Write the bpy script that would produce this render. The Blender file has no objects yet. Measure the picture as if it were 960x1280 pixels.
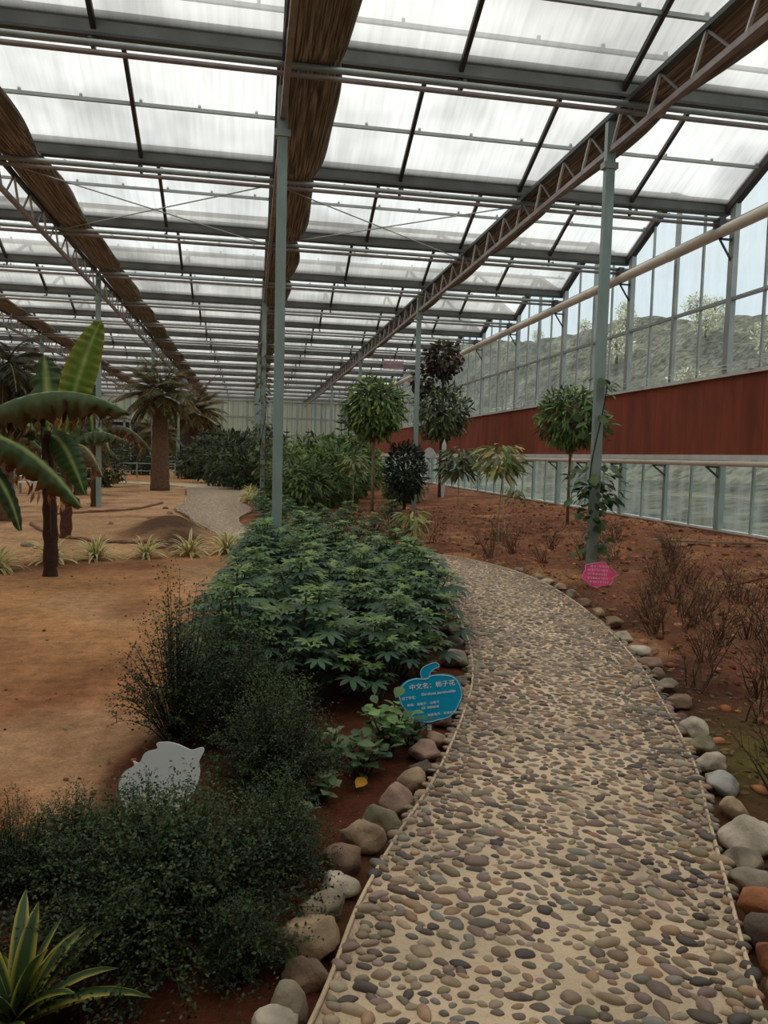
import bpy, math, random
import numpy as np
from mathutils import Vector, noise
C = bpy.context.scene.collection
PI = math.pi
R0 = random.Random(7)
NR = np.random.default_rng(11)

# ------------------------------------------------------------------ helpers
def lin(c):
    return tuple(((v/255)/12.92 if v/255 <= .04045 else ((v/255+.055)/1.055)**2.4) for v in c)

class MB:
    """collects verts / faces / per-vertex colours of ONE mesh"""
    def __init__(s): s.v=[]; s.f=[]; s.c=[]; s.n=0
    def add(s, V, F, col=None):
        V=np.asarray(V,float).reshape(-1,3)
        s.v.append(V)
        for f in F: s.f.append(tuple(int(i)+s.n for i in f))
        if col is None: col=(1,1,1)
        col=np.asarray(col,float)
        s.c.append(np.tile(col,(len(V),1)) if col.ndim==1 else col)
        s.n+=len(V)
    def box(s,x0,x1,y0,y1,z0,z1,col=None):
        V=[(x,y,z) for x in(x0,x1) for y in(y0,y1) for z in(z0,z1)]
        s.add(V,[(0,1,3,2),(4,6,7,5),(0,4,5,1),(2,3,7,6),(0,2,6,4),(1,5,7,3)],col)
    def bar(s,a,b,w,h=None,col=None,up=(0,0,1)):
        h=h or w; a=Vector(a); b=Vector(b); d=(b-a).normalized(); u=Vector(up)
        if abs(d.dot(u))>.99: u=Vector((0,1,0))
        r=d.cross(u).normalized(); u=r.cross(d).normalized()
        V=[tuple(p+r*(i*w/2)+u*(j*h/2)) for p in(a,b) for i,j in((-1,-1),(1,-1),(1,1),(-1,1))]
        s.add(V,[(0,1,2,3),(7,6,5,4),(0,4,5,1),(1,5,6,2),(2,6,7,3),(3,7,4,0)],col)
    def tube(s,pts,rad,n=8,col=None,cap=True):
        pts=[Vector(p) for p in pts]; m=len(pts)
        if not hasattr(rad,'__len__'): rad=[rad]*m
        V=[];F=[]; prev=None
        for i,p in enumerate(pts):
            d=(pts[min(i+1,m-1)]-pts[max(i-1,0)]).normalized()
            if prev is None:
                u=Vector((0,0,1)) if abs(d.z)<.9 else Vector((1,0,0))
                r=d.cross(u).normalized()
            else: r=(prev-d*prev.dot(d)).normalized()
            prev=r; u=r.cross(d)
            for k in range(n):
                a=2*PI*k/n; V.append(tuple(p+(r*math.cos(a)+u*math.sin(a))*rad[i]))
        for i in range(m-1):
            for k in range(n):
                a=i*n+k; b=i*n+(k+1)%n; F.append((a,b,b+n,a+n))
        if cap: F.append(tuple(range(n-1,-1,-1))); F.append(tuple((m-1)*n+k for k in range(n)))
        s.add(V,F,col)
    def build(s,name,mat,parent=None,smooth=False,mesh_only=False):
        me=bpy.data.meshes.new(name); V=np.concatenate(s.v)
        me.from_pydata(V.tolist(),[],s.f)
        a=me.color_attributes.new('col','FLOAT_COLOR','POINT')
        cc=np.ones((len(V),4)); cc[:,:3]=np.concatenate(s.c); a.data.foreach_set('color',cc.ravel())
        if smooth: me.shade_smooth()
        me.materials.append(mat); me.update()
        if mesh_only: return me
        return link(name,me,parent)

def fastmesh(name,V,F,col,mat,smooth=False):
    """V (n,3), F (m,k) uniform polygons"""
    me=bpy.data.meshes.new(name); V=np.asarray(V,np.float32); F=np.asarray(F,np.int32)
    k=F.shape[1]
    me.vertices.add(len(V)); me.vertices.foreach_set('co',V.ravel())
    me.loops.add(F.size); me.loops.foreach_set('vertex_index',F.ravel())
    me.polygons.add(len(F)); me.polygons.foreach_set('loop_start',np.arange(0,F.size,k,dtype=np.int32))
    me.update(calc_edges=True)
    a=me.color_attributes.new('col','FLOAT_COLOR','POINT')
    cc=np.ones((len(V),4),np.float32); cc[:,:3]=col; a.data.foreach_set('color',cc.ravel())
    if smooth: me.shade_smooth()
    me.materials.append(mat)
    return me
def link(name,me,parent=None):
    o=bpy.data.objects.new(name,me); C.objects.link(o)
    if parent is not None: o.parent=parent
    return o
def tag(o,label=None,cat=None,group=None,kind=None):
    if label: o['label']=label
    if cat: o['category']=cat
    if group: o['group']=group
    if kind: o['kind']=kind
    return o
def empty(name,loc=(0,0,0),rz=0,label=None,cat=None,group=None,kind=None):
    o=bpy.data.objects.new(name,None); C.objects.link(o); o.location=loc; o.rotation_euler=(0,0,rz); o.empty_display_size=.1
    return tag(o,label,cat,group,kind)
def copy_tree(o,parent=None):
    c=o.copy(); C.objects.link(c); c.parent=parent
    for ch in list(o.children): copy_tree(ch,c)
    return c
ORD=['first','second','third','fourth','fifth','sixth','seventh','eighth','ninth','tenth','eleventh','twelfth','thirteenth','fourteenth','fifteenth','sixteenth','seventeenth','eighteenth','nineteenth','twentieth','twenty-first','twenty-second','twenty-third','twenty-fourth','twenty-fifth','twenty-sixth','twenty-seventh','twenty-eighth','twenty-ninth','thirtieth']

# ------------------------------------------------------------------ materials
def newmat(name):
    m=bpy.data.materials.new(name); m.use_nodes=True; nt=m.node_tree; nt.nodes.clear()
    out=nt.nodes.new('ShaderNodeOutputMaterial'); return m,nt,out
def N(nt,t,**k):
    n=nt.nodes.new(t)
    for a,b in k.items():
        if a in('inp',): 
            for i,v in b.items(): n.inputs[i].default_value=v
        else: setattr(n,a,b)
    return n
def pmat(name,rgb,rough=.6,metal=0,nscale=6,namt=.25,bump=0,bscale=30,attr=False,stretch=(1,1,1),spec=.5,translucent=0):
    m,nt,out=newmat(name); L=nt.links.new
    p=N(nt,'ShaderNodeBsdfPrincipled'); p.inputs['Roughness'].default_value=rough; p.inputs['Metallic'].default_value=metal
    p.inputs['Specular IOR Level'].default_value=spec
    tc=N(nt,'ShaderNodeTexCoord'); mp=N(nt,'ShaderNodeMapping'); mp.inputs['Scale'].default_value=stretch
    L(tc.outputs['Object'],mp.inputs[0])
    no=N(nt,'ShaderNodeTexNoise'); no.inputs['Scale'].default_value=nscale; no.inputs['Detail'].default_value=5; L(mp.outputs[0],no.inputs[0])
    mr=N(nt,'ShaderNodeMapRange'); mr.inputs[1].default_value=.3; mr.inputs[2].default_value=.7; mr.inputs[3].default_value=1-namt; mr.inputs[4].default_value=1+namt
    L(no.outputs[0],mr.inputs[0])
    mx=N(nt,'ShaderNodeVectorMath',operation='SCALE')
    if attr:
        at=N(nt,'ShaderNodeAttribute',attribute_name='col'); 
        mu=N(nt,'ShaderNodeVectorMath',operation='MULTIPLY'); L(at.outputs['Color'],mu.inputs[0]); mu.inputs[1].default_value=lin(rgb) if rgb else (1,1,1)
        L(mu.outputs[0],mx.inputs[0])
    else: mx.inputs[0].default_value=lin(rgb)
    L(mr.outputs[0],mx.inputs['Scale']); L(mx.outputs[0],p.inputs['Base Color'])
    if bump:
        b=N(nt,'ShaderNodeBump'); b.inputs['Strength'].default_value=bump; b.inputs['Distance'].default_value=.02
        n2=N(nt,'ShaderNodeTexNoise'); n2.inputs['Scale'].default_value=bscale; n2.inputs['Detail'].default_value=6; L(mp.outputs[0],n2.inputs[0])
        L(n2.outputs[0],b.inputs['Height']); L(b.outputs[0],p.inputs['Normal'])
    if translucent:
        t=N(nt,'ShaderNodeBsdfTranslucent'); L(mx.outputs[0],t.inputs[0]); ms=N(nt,'ShaderNodeMixShader'); ms.inputs[0].default_value=translucent
        L(p.outputs[0],ms.inputs[1]); L(t.outputs[0],ms.inputs[2]); L(ms.outputs[0],out.inputs[0])
    else: L(p.outputs[0],out.inputs[0])
    return m

def roofmat():
    m,nt,out=newmat('roof_polycarbonate'); L=nt.links.new
    tc=N(nt,'ShaderNodeTexCoord'); 
    mp=N(nt,'ShaderNodeMapping'); mp.inputs['Scale'].default_value=(9,.5,.5); L(tc.outputs['Object'],mp.inputs[0])
    n1=N(nt,'ShaderNodeTexNoise'); n1.inputs['Scale'].default_value=1.6; n1.inputs['Detail'].default_value=6; L(mp.outputs[0],n1.inputs[0])
    n2=N(nt,'ShaderNodeTexNoise'); n2.inputs['Scale'].default_value=.55; n2.inputs['Detail'].default_value=3; L(tc.outputs['Object'],n2.inputs[0])
    a=N(nt,'ShaderNodeMapRange'); a.inputs[1].default_value=.3; a.inputs[2].default_value=.7; a.inputs[3].default_value=.86; a.inputs[4].default_value=1.04; L(n1.outputs[0],a.inputs[0])
    b=N(nt,'ShaderNodeMapRange'); b.inputs[1].default_value=.34; b.inputs[2].default_value=.55; b.inputs[3].default_value=.66; b.inputs[4].default_value=1.05; L(n2.outputs[0],b.inputs[0])
    # dirt gathered near the gutters (attribute col.r = position along the slope)
    at=N(nt,'ShaderNodeAttribute',attribute_name='col')
    mu=N(nt,'ShaderNodeMath',operation='MULTIPLY'); L(a.outputs[0],mu.inputs[0]); L(b.outputs[0],mu.inputs[1])
    mu2=N(nt,'ShaderNodeMath',operation='MULTIPLY'); L(mu.outputs[0],mu2.inputs[0]); L(at.outputs['Fac'],mu2.inputs[1])
    sc=N(nt,'ShaderNodeVectorMath',operation='SCALE'); sc.inputs[0].default_value=(.90,.905,.875); L(mu2.outputs[0],sc.inputs['Scale'])
    t=N(nt,'ShaderNodeBsdfTransparent'); L(sc.outputs[0],t.inputs[0])
    tr=N(nt,'ShaderNodeBsdfTranslucent'); L(sc.outputs[0],tr.inputs[0])
    ms=N(nt,'ShaderNodeMixShader'); ms.inputs[0].default_value=.35; L(t.outputs[0],ms.inputs[1]); L(tr.outputs[0],ms.inputs[2])
    L(ms.outputs[0],out.inputs[0]); return m
def glassmat(name,tint,milk,dirt=.0):
    m,nt,out=newmat(name); L=nt.links.new
    t=N(nt,'ShaderNodeBsdfTransparent'); t.inputs[0].default_value=(*tint,1)
    d=N(nt,'ShaderNodeBsdfTranslucent'); d.inputs[0].default_value=(.75,.85,.88,1)
    df=N(nt,'ShaderNodeBsdfDiffuse'); df.inputs[0].default_value=(.6,.65,.62,1)
    g=N(nt,'ShaderNodeBsdfGlossy'); g.inputs['Roughness'].default_value=.08; g.inputs[0].default_value=(.9,.95,.95,1)
    tc=N(nt,'ShaderNodeTexCoord'); mp=N(nt,'ShaderNodeMapping'); mp.inputs['Scale'].default_value=(1,1.6,.35); L(tc.outputs['Object'],mp.inputs[0])
    no=N(nt,'ShaderNodeTexNoise'); no.inputs['Scale'].default_value=2.2; no.inputs['Detail'].default_value=7; L(mp.outputs[0],no.inputs[0])
    mr=N(nt,'ShaderNodeMapRange'); mr.inputs[1].default_value=.35; mr.inputs[2].default_value=.7; mr.inputs[3].default_value=milk*.4; mr.inputs[4].default_value=milk*1.8+dirt; L(no.outputs[0],mr.inputs[0])
    m0=N(nt,'ShaderNodeMixShader'); m0.inputs[0].default_value=.25; L(d.outputs[0],m0.inputs[1]); L(df.outputs[0],m0.inputs[2])
    m1=N(nt,'ShaderNodeMixShader'); L(mr.outputs[0],m1.inputs[0]); L(t.outputs[0],m1.inputs[1]); L(m0.outputs[0],m1.inputs[2])
    m2=N(nt,'ShaderNodeMixShader'); m2.inputs[0].default_value=.04; L(m1.outputs[0],m2.inputs[1]); L(g.outputs[0],m2.inputs[2])
    L(m2.outputs[0],out.inputs[0]); return m
def curtainmat():
    m,nt,out=newmat('reed_curtain'); L=nt.links.new
    tc=N(nt,'ShaderNodeTexCoord'); mp=N(nt,'ShaderNodeMapping'); mp.inputs['Scale'].default_value=(34,.5,34); L(tc.outputs['Object'],mp.inputs[0])
    no=N(nt,'ShaderNodeTexNoise'); no.inputs['Scale'].default_value=1.5; no.inputs['Detail'].default_value=5; L(mp.outputs[0],no.inputs[0])
    cr=N(nt,'ShaderNodeValToRGB'); cr.color_ramp.elements[0].position=.32; cr.color_ramp.elements[0].color=(*lin((62,56,50)),1); cr.color_ramp.elements[1].position=.68; cr.color_ramp.elements[1].color=(*lin((184,172,156)),1)
    e=cr.color_ramp.elements.new(.5); e.color=(*lin((124,112,100)),1)
    L(no.outputs[0],cr.inputs[0])
    p=N(nt,'ShaderNodeBsdfPrincipled'); p.inputs['Roughness'].default_value=.9; L(cr.outputs[0],p.inputs['Base Color'])
    b=N(nt,'ShaderNodeBump'); b.inputs['Strength'].default_value=.8; b.inputs['Distance'].default_value=.02; L(no.outputs[0],b.inputs['Height']); L(b.outputs[0],p.inputs['Normal'])
    t=N(nt,'ShaderNodeBsdfTranslucent'); L(cr.outputs[0],t.inputs[0]); ms=N(nt,'ShaderNodeMixShader'); ms.inputs[0].default_value=.22
    L(p.outputs[0],ms.inputs[1]); L(t.outputs[0],ms.inputs[2]); L(ms.outputs[0],out.inputs[0]); return m
def padmat():
    m,nt,out=newmat('cooling_pad'); L=nt.links.new
    tc=N(nt,'ShaderNodeTexCoord'); sx=N(nt,'ShaderNodeSeparateXYZ'); L(tc.outputs['Object'],sx.inputs[0])
    mp=N(nt,'ShaderNodeMapping'); mp.inputs['Scale'].default_value=(1,1.7,.5); L(tc.outputs['Object'],mp.inputs[0])
    no=N(nt,'ShaderNodeTexNoise'); no.inputs['Scale'].default_value=1.6; no.inputs['Detail'].default_value=6; L(mp.outputs[0],no.inputs[0])
    # pads butt together every 0.6 m
    fl=N(nt,'ShaderNodeMath',operation='MULTIPLY'); fl.inputs[1].default_value=1/.6; L(sx.outputs[1],fl.inputs[0])
    f2=N(nt,'ShaderNodeMath',operation='FLOOR'); L(fl.outputs[0],f2.inputs[0])
    wn=N(nt,'ShaderNodeTexWhiteNoise',noise_dimensions='1D'); L(f2.outputs[0],wn.inputs['W'])
    fr=N(nt,'ShaderNodeMath',operation='FRACT'); L(fl.outputs[0],fr.inputs[0])
    ed=N(nt,'ShaderNodeMath',operation='GREATER_THAN'); ed.inputs[1].default_value=.03; L(fr.outputs[0],ed.inputs[0])
    wz=N(nt,'ShaderNodeMath',operation='SINE'); wm=N(nt,'ShaderNodeMath',operation='MULTIPLY'); wm.inputs[1].default_value=180; L(sx.outputs[2],wm.inputs[0]); L(wm.outputs[0],wz.inputs[0])
    wy=N(nt,'ShaderNodeMath',operation='SINE'); wn2=N(nt,'ShaderNodeMath',operation='MULTIPLY'); wn2.inputs[1].default_value=90; L(sx.outputs[1],wn2.inputs[0]); L(wn2.outputs[0],wy.inputs[0])
    pr=N(nt,'ShaderNodeMath',operation='MULTIPLY'); L(wz.outputs[0],pr.inputs[0]); L(wy.outputs[0],pr.inputs[1])
    v=N(nt,'ShaderNodeMath',operation='MULTIPLY_ADD'); v.inputs[1].default_value=.8; v.inputs[2].default_value=.1; L(no.outputs[0],v.inputs[0])
    v2=N(nt,'ShaderNodeMath',operation='MULTIPLY_ADD'); v2.inputs[1].default_value=.22; L(wn.outputs[0],v2.inputs[0]); L(v.outputs[0],v2.inputs[2])
    v3=N(nt,'ShaderNodeMath',operation='MULTIPLY_ADD'); v3.inputs[1].default_value=.10; L(pr.outputs[0],v3.inputs[0]); L(v2.outputs[0],v3.inputs[2])
    cr=N(nt,'ShaderNodeValToRGB'); cr.color_ramp.elements[0].position=.25; cr.color_ramp.elements[0].color=(*lin((96,42,26)),1); cr.color_ramp.elements[1].position=.85; cr.color_ramp.elements[1].color=(*lin((156,74,46)),1)
    L(v3.outputs[0],cr.inputs[0])
    sc=N(nt,'ShaderNodeVectorMath',operation='SCALE'); L(cr.outputs[0],sc.inputs[0])
    e2=N(nt,'ShaderNodeMapRange'); e2.inputs[3].default_value=.7; L(ed.outputs[0],e2.inputs[0]); L(e2.outputs[0],sc.inputs['Scale'])
    p=N(nt,'ShaderNodeBsdfPrincipled'); p.inputs['Roughness'].default_value=.85; L(sc.outputs[0],p.inputs['Base Color'])
    L(p.outputs[0],out.inputs[0]); return m
def groundmat():
    m,nt,out=newmat('red_soil'); L=nt.links.new
    at=N(nt,'ShaderNodeAttribute',attribute_name='col'); tc=N(nt,'ShaderNodeTexCoord')
    def nz(s,d,lo,hi,a=.32,b=.68):
        n=N(nt,'ShaderNodeTexNoise'); n.inputs['Scale'].default_value=s; n.inputs['Detail'].default_value=d; n.inputs['Roughness'].default_value=.65; L(tc.outputs['Object'],n.inputs[0])
        r=N(nt,'ShaderNodeMapRange'); r.inputs[1].default_value=a; r.inputs[2].default_value=b; r.inputs[3].default_value=lo; r.inputs[4].default_value=hi; L(n.outputs[0],r.inputs[0]); return n,r
    n1,r1=nz(.8,5,.72,1.25); n2,r2=nz(9,8,.7,1.28); n3,r3=nz(60,4,.8,1.2)
    a=N(nt,'ShaderNodeMath',operation='MULTIPLY'); L(r1.outputs[0],a.inputs[0]); L(r2.outputs[0],a.inputs[1])
    b=N(nt,'ShaderNodeMath',operation='MULTIPLY'); L(a.outputs[0],b.inputs[0]); L(r3.outputs[0],b.inputs[1])
    sc=N(nt,'ShaderNodeVectorMath',operation='SCALE'); L(at.outputs['Color'],sc.inputs[0]); L(b.outputs[0],sc.inputs['Scale'])
    p=N(nt,'ShaderNodeBsdfPrincipled'); p.inputs['Roughness'].default_value=.95; p.inputs['Specular IOR Level'].default_value=.15; L(sc.outputs[0],p.inputs['Base Color'])
    bp=N(nt,'ShaderNodeBump'); bp.inputs['Strength'].default_value=.9; bp.inputs['Distance'].default_value=.03
    ad=N(nt,'ShaderNodeMath',operation='MULTIPLY_ADD'); ad.inputs[1].default_value=.3; L(n3.outputs[0],ad.inputs[0]); L(n2.outputs[0],ad.inputs[2]); L(ad.outputs[0],bp.inputs['Height']); L(bp.outputs[0],p.inputs['Normal'])
    L(p.outputs[0],out.inputs[0]); return m

M_roof=roofmat(); M_steel=pmat('galvanised_steel',(158,164,162),.45,.35,3,.15); M_dark=pmat('dark_steel',(74,76,76),.5,.4,3,.2)
M_post=pmat('post_paint',(150,170,166),.5,.2,2.5,.16,stretch=(3,3,1)); M_gut=pmat('gutter_steel',(118,120,116),.4,.5,2,.25)
M_rust=pmat('truss_steel',(150,140,138),.5,.3,5,.25); M_darkrust=pmat('dark_rafter',(66,60,58),.6,.2,4,.3)
M_curtain=curtainmat(); M_pad=padmat(); M_ground=groundmat()
M_glass=glassmat('window_glass',(.90,.96,.97),.10); M_glow=glassmat('lower_window_glass',(.80,.85,.83),.14,.10)
M_lattice=pmat('lattice_steel',(200,200,196),.5,.2,5,.15,attr=True); M_white=pmat('white_aluminium',(215,218,214),.5,.1,4,.1); M_pipe=pmat('cream_pipe',(206,196,182),.45,0,3,.12,stretch=(1,.6,1)); 
M_conc=pmat('stained_concrete',(120,88,62),.9,0,3,.35,bump=.5); M_mortar=pmat('path_mortar',(204,180,150),.9,0,2.2,.28,bump=.6,bscale=45)
M_pebble=pmat('river_pebbles',None,.55,0,25,.18,attr=True); M_rock=pmat('border_rock',None,.85,0,9,.28,bump=.7,bscale=22,attr=True)
M_leaf=pmat('leaf',None,.5,0,12,.18,attr=True,translucent=.25,spec=.35); M_bark=pmat('bark',None,.9,0,14,.35,bump=.6,bscale=40,attr=True)
M_soilbits=pmat('soil_clods',None,.95,0,20,.3,attr=True,spec=.1); M_far=pmat('far_sheet',(196,200,186),.7,0,.8,.15,stretch=(6,1,.4),translucent=.45)
M_shade=pmat('black_shade_net',(40,38,40),.9,0,1,.4); M_blue=pmat('sign_blue',(14,168,212),.35,0,3,.08); M_signw=pmat('sign_white',(248,250,248),.4,0,3,.05)
M_pink=pmat('sign_pink',(250,96,150),.4,0,9,.25); M_plainw=pmat('painted_white',(206,208,204),.5,0,4,.12); M_hill=pmat('hillside_turf',None,.95,0,2.2,.7,attr=True,spec=.05)

# ------------------------------------------------------------------ camera
H=1.55; F=952.
vy=np.array([312-480,-(566-640),-F]); vy/=np.linalg.norm(vy)
vz=-np.array([152-480,-(12900-640),-F]); vz-=vz.dot(vy)*vy; vz/=np.linalg.norm(vz); vx=np.cross(vy,vz)
Rm=np.array([vx,vy,vz])
cd=bpy.data.cameras.new('camera'); cam=bpy.data.objects.new('camera',cd); C.objects.link(cam)
from mathutils import Matrix
cam.matrix_world=Matrix.Translation((0,0,H))@Matrix(Rm.tolist()).to_4x4()
cd.sensor_fit='HORIZONTAL'; cd.sensor_width=36; cd.lens=36*F/960; cd.clip_end=600; cd.clip_start=.05
bpy.context.scene.camera=cam

# ------------------------------------------------------------------ path edges and ground shape
PL=[(-.35,.6),(-.15,1.2),(.2,1.97),(.39,2.46),(.62,2.92),(.91,3.46),(1.27,4.27),(1.56,5.05),(1.85,6.2),(2.10,7.77),(2.15,9.0),(1.9,10.2),(1.3,11.4),(.4,12.7),(-.4,14.0),(-.85,15.6),(-1.25,17.5),(-1.53,20),(-2.0,25),(-2.34,31.7),(-3.4,34.5),(-6,36)]
PR=[(.75,.3),(1.0,.9),(1.45,1.85),(1.70,2.35),(1.95,2.85),(2.25,3.45),(2.62,4.4),(2.93,5.3),(3.25,6.5),(3.5,7.8),(3.62,9.3),(3.37,10.74),(2.7,11.85),(1.6,13.2),(.5,14.4),(-.1,16),(-.25,18),(-.29,21.7),(-.3,25),(-.35,30.5),(-1.2,37),(-6,39)]
def smooth_poly(P,n=10):
    P=np.array(P,float); out=[]
    for i in range(len(P)-1):
        p0=P[max(i-1,0)];p1=P[i];p2=P[i+1];p3=P[min(i+2,len(P)-1)]
        for k in range(n):
            t=k/n; out.append(.5*((2*p1)+(-p0+p2)*t+(2*p0-5*p1+4*p2-p3)*t*t+(-p0+3*p1-3*p2+p3)*t**3))
    out.append(P[-1]); return np.array(out)
SL=smooth_poly(PL); SR=smooth_poly(PR); SC=(SL+SR)/2; SH=np.linalg.norm(SL-SR,axis=1)/2
TN=np.gradient(SC,axis=0); TN/=np.linalg.norm(TN,axis=1)[:,None]
def path_u(x,y):
    """signed offset across the path: -1 left edge, +1 right edge; also distance beyond the edge (m)"""
    x=np.atleast_1d(x).astype(float); y=np.atleast_1d(y).astype(float)
    u=np.empty(len(x)); d=np.empty(len(x))
    for s in range(0,len(x),4000):
        X=np.stack([x[s:s+4000],y[s:s+4000]],1); D=((X[:,None,:]-SC[None])**2).sum(2); k=D.argmin(1)
        v=X-SC[k]; t=TN[k]; cr=v[:,0]*t[:,1]-v[:,1]*t[:,0]
        along=np.abs((v*t).sum(1)); dist=np.sqrt(cr**2+np.maximum(along-.3,0)**2)
        sg=np.sign(cr); u[s:s+4000]=sg*dist/SH[k]; d[s:s+4000]=dist-SH[k]
    return u,d
def sst(a,b,x): 
    t=np.clip((x-a)/(b-a),0,1); return t*t*(3-2*t)
def gheight(x,y,rough=True):
    x=np.atleast_1d(x).astype(float); y=np.atleast_1d(y).astype(float)
    u,d=path_u(x,y); z=np.zeros(len(x))
    right=(u>0)&(x>-.5)
    rise=.26*sst(3.4,8.6,x)*right; z+=rise
    z+=np.where(d<0,-.04,.0)
    z+=.24*np.exp(-(((x+1.6)/.55)**2+((y-15.6)/2.0)**2))*sst(0,.35,d)   # low dug mound by the far path
    z+=.10*np.exp(-(((x+1.3)/.4)**2+((y-13.6)/1.0)**2))*sst(0,.35,d)
    if rough:
        amp=np.where(right,.055,.012)*sst(0,.5,d)
        n=np.array([noise.noise(Vector((a*2.1,b*2.1,3)))+.6*noise.noise(Vector((a*5.5,b*5.5,9)))+.3*noise.noise(Vector((a*12,b*12,5))) for a,b in zip(x,y)])
        z+=amp*n
    return z
def gz(x,y): return float(gheight([x],[y])[0])

# ground mesh
xs=np.concatenate([np.linspace(-29.7,-6,40)[:-1],np.linspace(-6,-3,22)[:-1],np.linspace(-3,6,130)[:-1],np.linspace(6,8.75,24)])
ys=np.concatenate([np.linspace(-1.9,1,10)[:-1],np.linspace(1,14,185)[:-1],np.linspace(14,30,110)[:-1],np.linspace(30,67.3,70)])
gx_,gy_=np.meshgrid(xs,ys); gx=gx_.ravel(); gy=gy_.ravel(); gzv=gheight(gx,gy)
u,d=path_u(gx,gy)
cl=np.tile(np.array(lin((176,128,86))),(len(gx),1))
def mixc(mask,c): 
    global cl; cl=cl*(1-mask[:,None])+np.array(lin(c))[None]*mask[:,None]
mixc(sst(7,2.5,gy)*(u<0),(150,92,58)); mixc(sst(9.5,16,gy)*(u<0),(182,142,106)); mixc(np.clip(np.array([noise.noise(Vector((a*.9,b*.6,21)))*1.6-.1 for a,b in zip(gx,gy)]),0,.6)*(u<0),(196,158,120)); mixc(np.clip(np.array([noise.noise(Vector((a*1.3,b*.8,41)))*1.8-.2 for a,b in zip(gx,gy)]),0,.6)*(u<0),(124,80,56))
right=((u>0)&(gx>-.5)).astype(float)
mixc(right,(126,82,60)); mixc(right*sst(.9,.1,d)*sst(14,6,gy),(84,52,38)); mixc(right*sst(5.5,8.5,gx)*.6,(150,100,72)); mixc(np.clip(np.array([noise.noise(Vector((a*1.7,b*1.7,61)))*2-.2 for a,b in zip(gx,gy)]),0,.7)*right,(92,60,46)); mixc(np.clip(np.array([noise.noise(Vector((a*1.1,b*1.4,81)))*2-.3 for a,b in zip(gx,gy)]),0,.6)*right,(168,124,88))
wob=np.array([noise.noise(Vector((a*1.3,b*1.3,1)))*.35 for a,b in zip(gx,gy)])
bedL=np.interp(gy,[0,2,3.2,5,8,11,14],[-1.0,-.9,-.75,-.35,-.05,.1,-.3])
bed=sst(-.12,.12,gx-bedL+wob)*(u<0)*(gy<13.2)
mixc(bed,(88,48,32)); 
mixc(np.clip(1.6*np.exp(-(((gx+1.55)/.6)**2+((gy-15.6)/2.2)**2)),0,1)*(u<0),(84,60,42)); mixc(np.clip(1.4*np.exp(-(((gx+1.1)/.35)**2+((gy-13.0)/1.2)**2)),0,1)*(u<0),(84,58,40))
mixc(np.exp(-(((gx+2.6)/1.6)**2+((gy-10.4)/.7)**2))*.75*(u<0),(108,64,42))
mixc(np.exp(-(((gx-2.9)/.5)**2+((gy-3.3)/.7)**2))*.8*right,(92,100,44))
mixc(np.clip((d<0).astype(float),0,1),(120,90,64))
ny,nx=gx_.shape; idx=np.arange(nx*ny).reshape(ny,nx)
Fq=np.stack([idx[:-1,:-1],idx[:-1,1:],idx[1:,1:],idx[1:,:-1]],-1).reshape(-1,4)
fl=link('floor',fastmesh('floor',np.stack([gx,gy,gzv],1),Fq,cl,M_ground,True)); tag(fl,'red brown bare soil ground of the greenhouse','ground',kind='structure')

# path slab
mb=MB(); n=len(SL); V=[]; ZT=.035
for i in range(n): 
    a,b=SL[i],SR[i]
    for k in range(7):
        t=k/6; V.append((a[0]*(1-t)+b[0]*t,a[1]*(1-t)+b[1]*t,ZT+ .006*math.sin(t*PI)))
    V.append((a[0],a[1],-.1)); V.append((b[0],b[1],-.1))
Fp=[]
for i in range(n-1):
    o=i*9; p=o+9
    for k in range(6): Fp.append((o+k,o+k+1,p+k+1,p+k))
    Fp.append((o+7,o,p,p+7)); Fp.append((o+6,o+8,p+8,p+6))
mb.add(V,Fp); path=mb.build('pebble_path',M_mortar,None,True)
tag(path,'winding cream mortar footpath set with river pebbles','path',kind='structure')
mb=MB()
for S,sg in((SL,1),(SR,-1)):
    pts=[(S[i][0]+sg*.012*0,S[i][1],ZT+.004) for i in range(0,n)]; mb.tube(pts,.008,6)
mb.build('edging_strip',M_mortar,path,True)
# pebbles
def ico(sub):
    import bmesh
    bm=bmesh.new(); bmesh.ops.create_icosphere(bm,subdivisions=sub,radius=1)
    V=np.array([v.co[:] for v in bm.verts]); Fa=np.array([[v.index for v in f.verts] for f in bm.faces]); bm.free(); return V,Fa
I1=ico(1); I2=ico(2); I3=ico(3)
PCOL=np.array([lin(c) for c in [(156,132,106),(136,114,92),(122,108,90),(150,126,114),(130,120,92),(168,146,118),(104,88,76),(146,120,104),(164,130,100),(130,124,112),(164,148,124),(90,78,70)]])
seg=np.linalg.norm(np.diff(SC,axis=0),axis=1); cum=np.concatenate([[0],np.cumsum(seg)])
placed={}; P=[]
def try_place(px,py,r):
    g=.07; ci,cj=int(px//g),int(py//g)
    for i in range(ci-2,ci+3):
        for j in range(cj-2,cj+3):
            for (qx,qy,qr) in placed.get((i,j),()):
                if math.hypot((px-qx)*.72,(py-qy)*1.25)<(r+qr)*.82: return False
    placed.setdefault((ci,cj),[]).append((px,py,r)); return True
tot=cum[-1]
for _ in range(120000):
    s=tot*(R0.random()**1.15); 
    if s>34: continue
    i=min(int(np.searchsorted(cum,s)),n-1)-1; i=max(i,0)
    t=R0.uniform(-.95,.95); c=SC[i]+(SC[i+1]-SC[i])*((s-cum[i])/max(seg[i],1e-6)); nn=np.array([TN[i][1],-TN[i][0]])
    q=c+nn*SH[i]*t; r=R0.choice([.014,.018,.021,.025,.029]); 
    if R0.random()<.03: r=.034
    if q[1]>.75 and try_place(q[0],q[1],r): P.append((q[0],q[1],r,math.atan2(nn[1],nn[0])))
P=np.array(P); print('pebbles',len(P))
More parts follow.
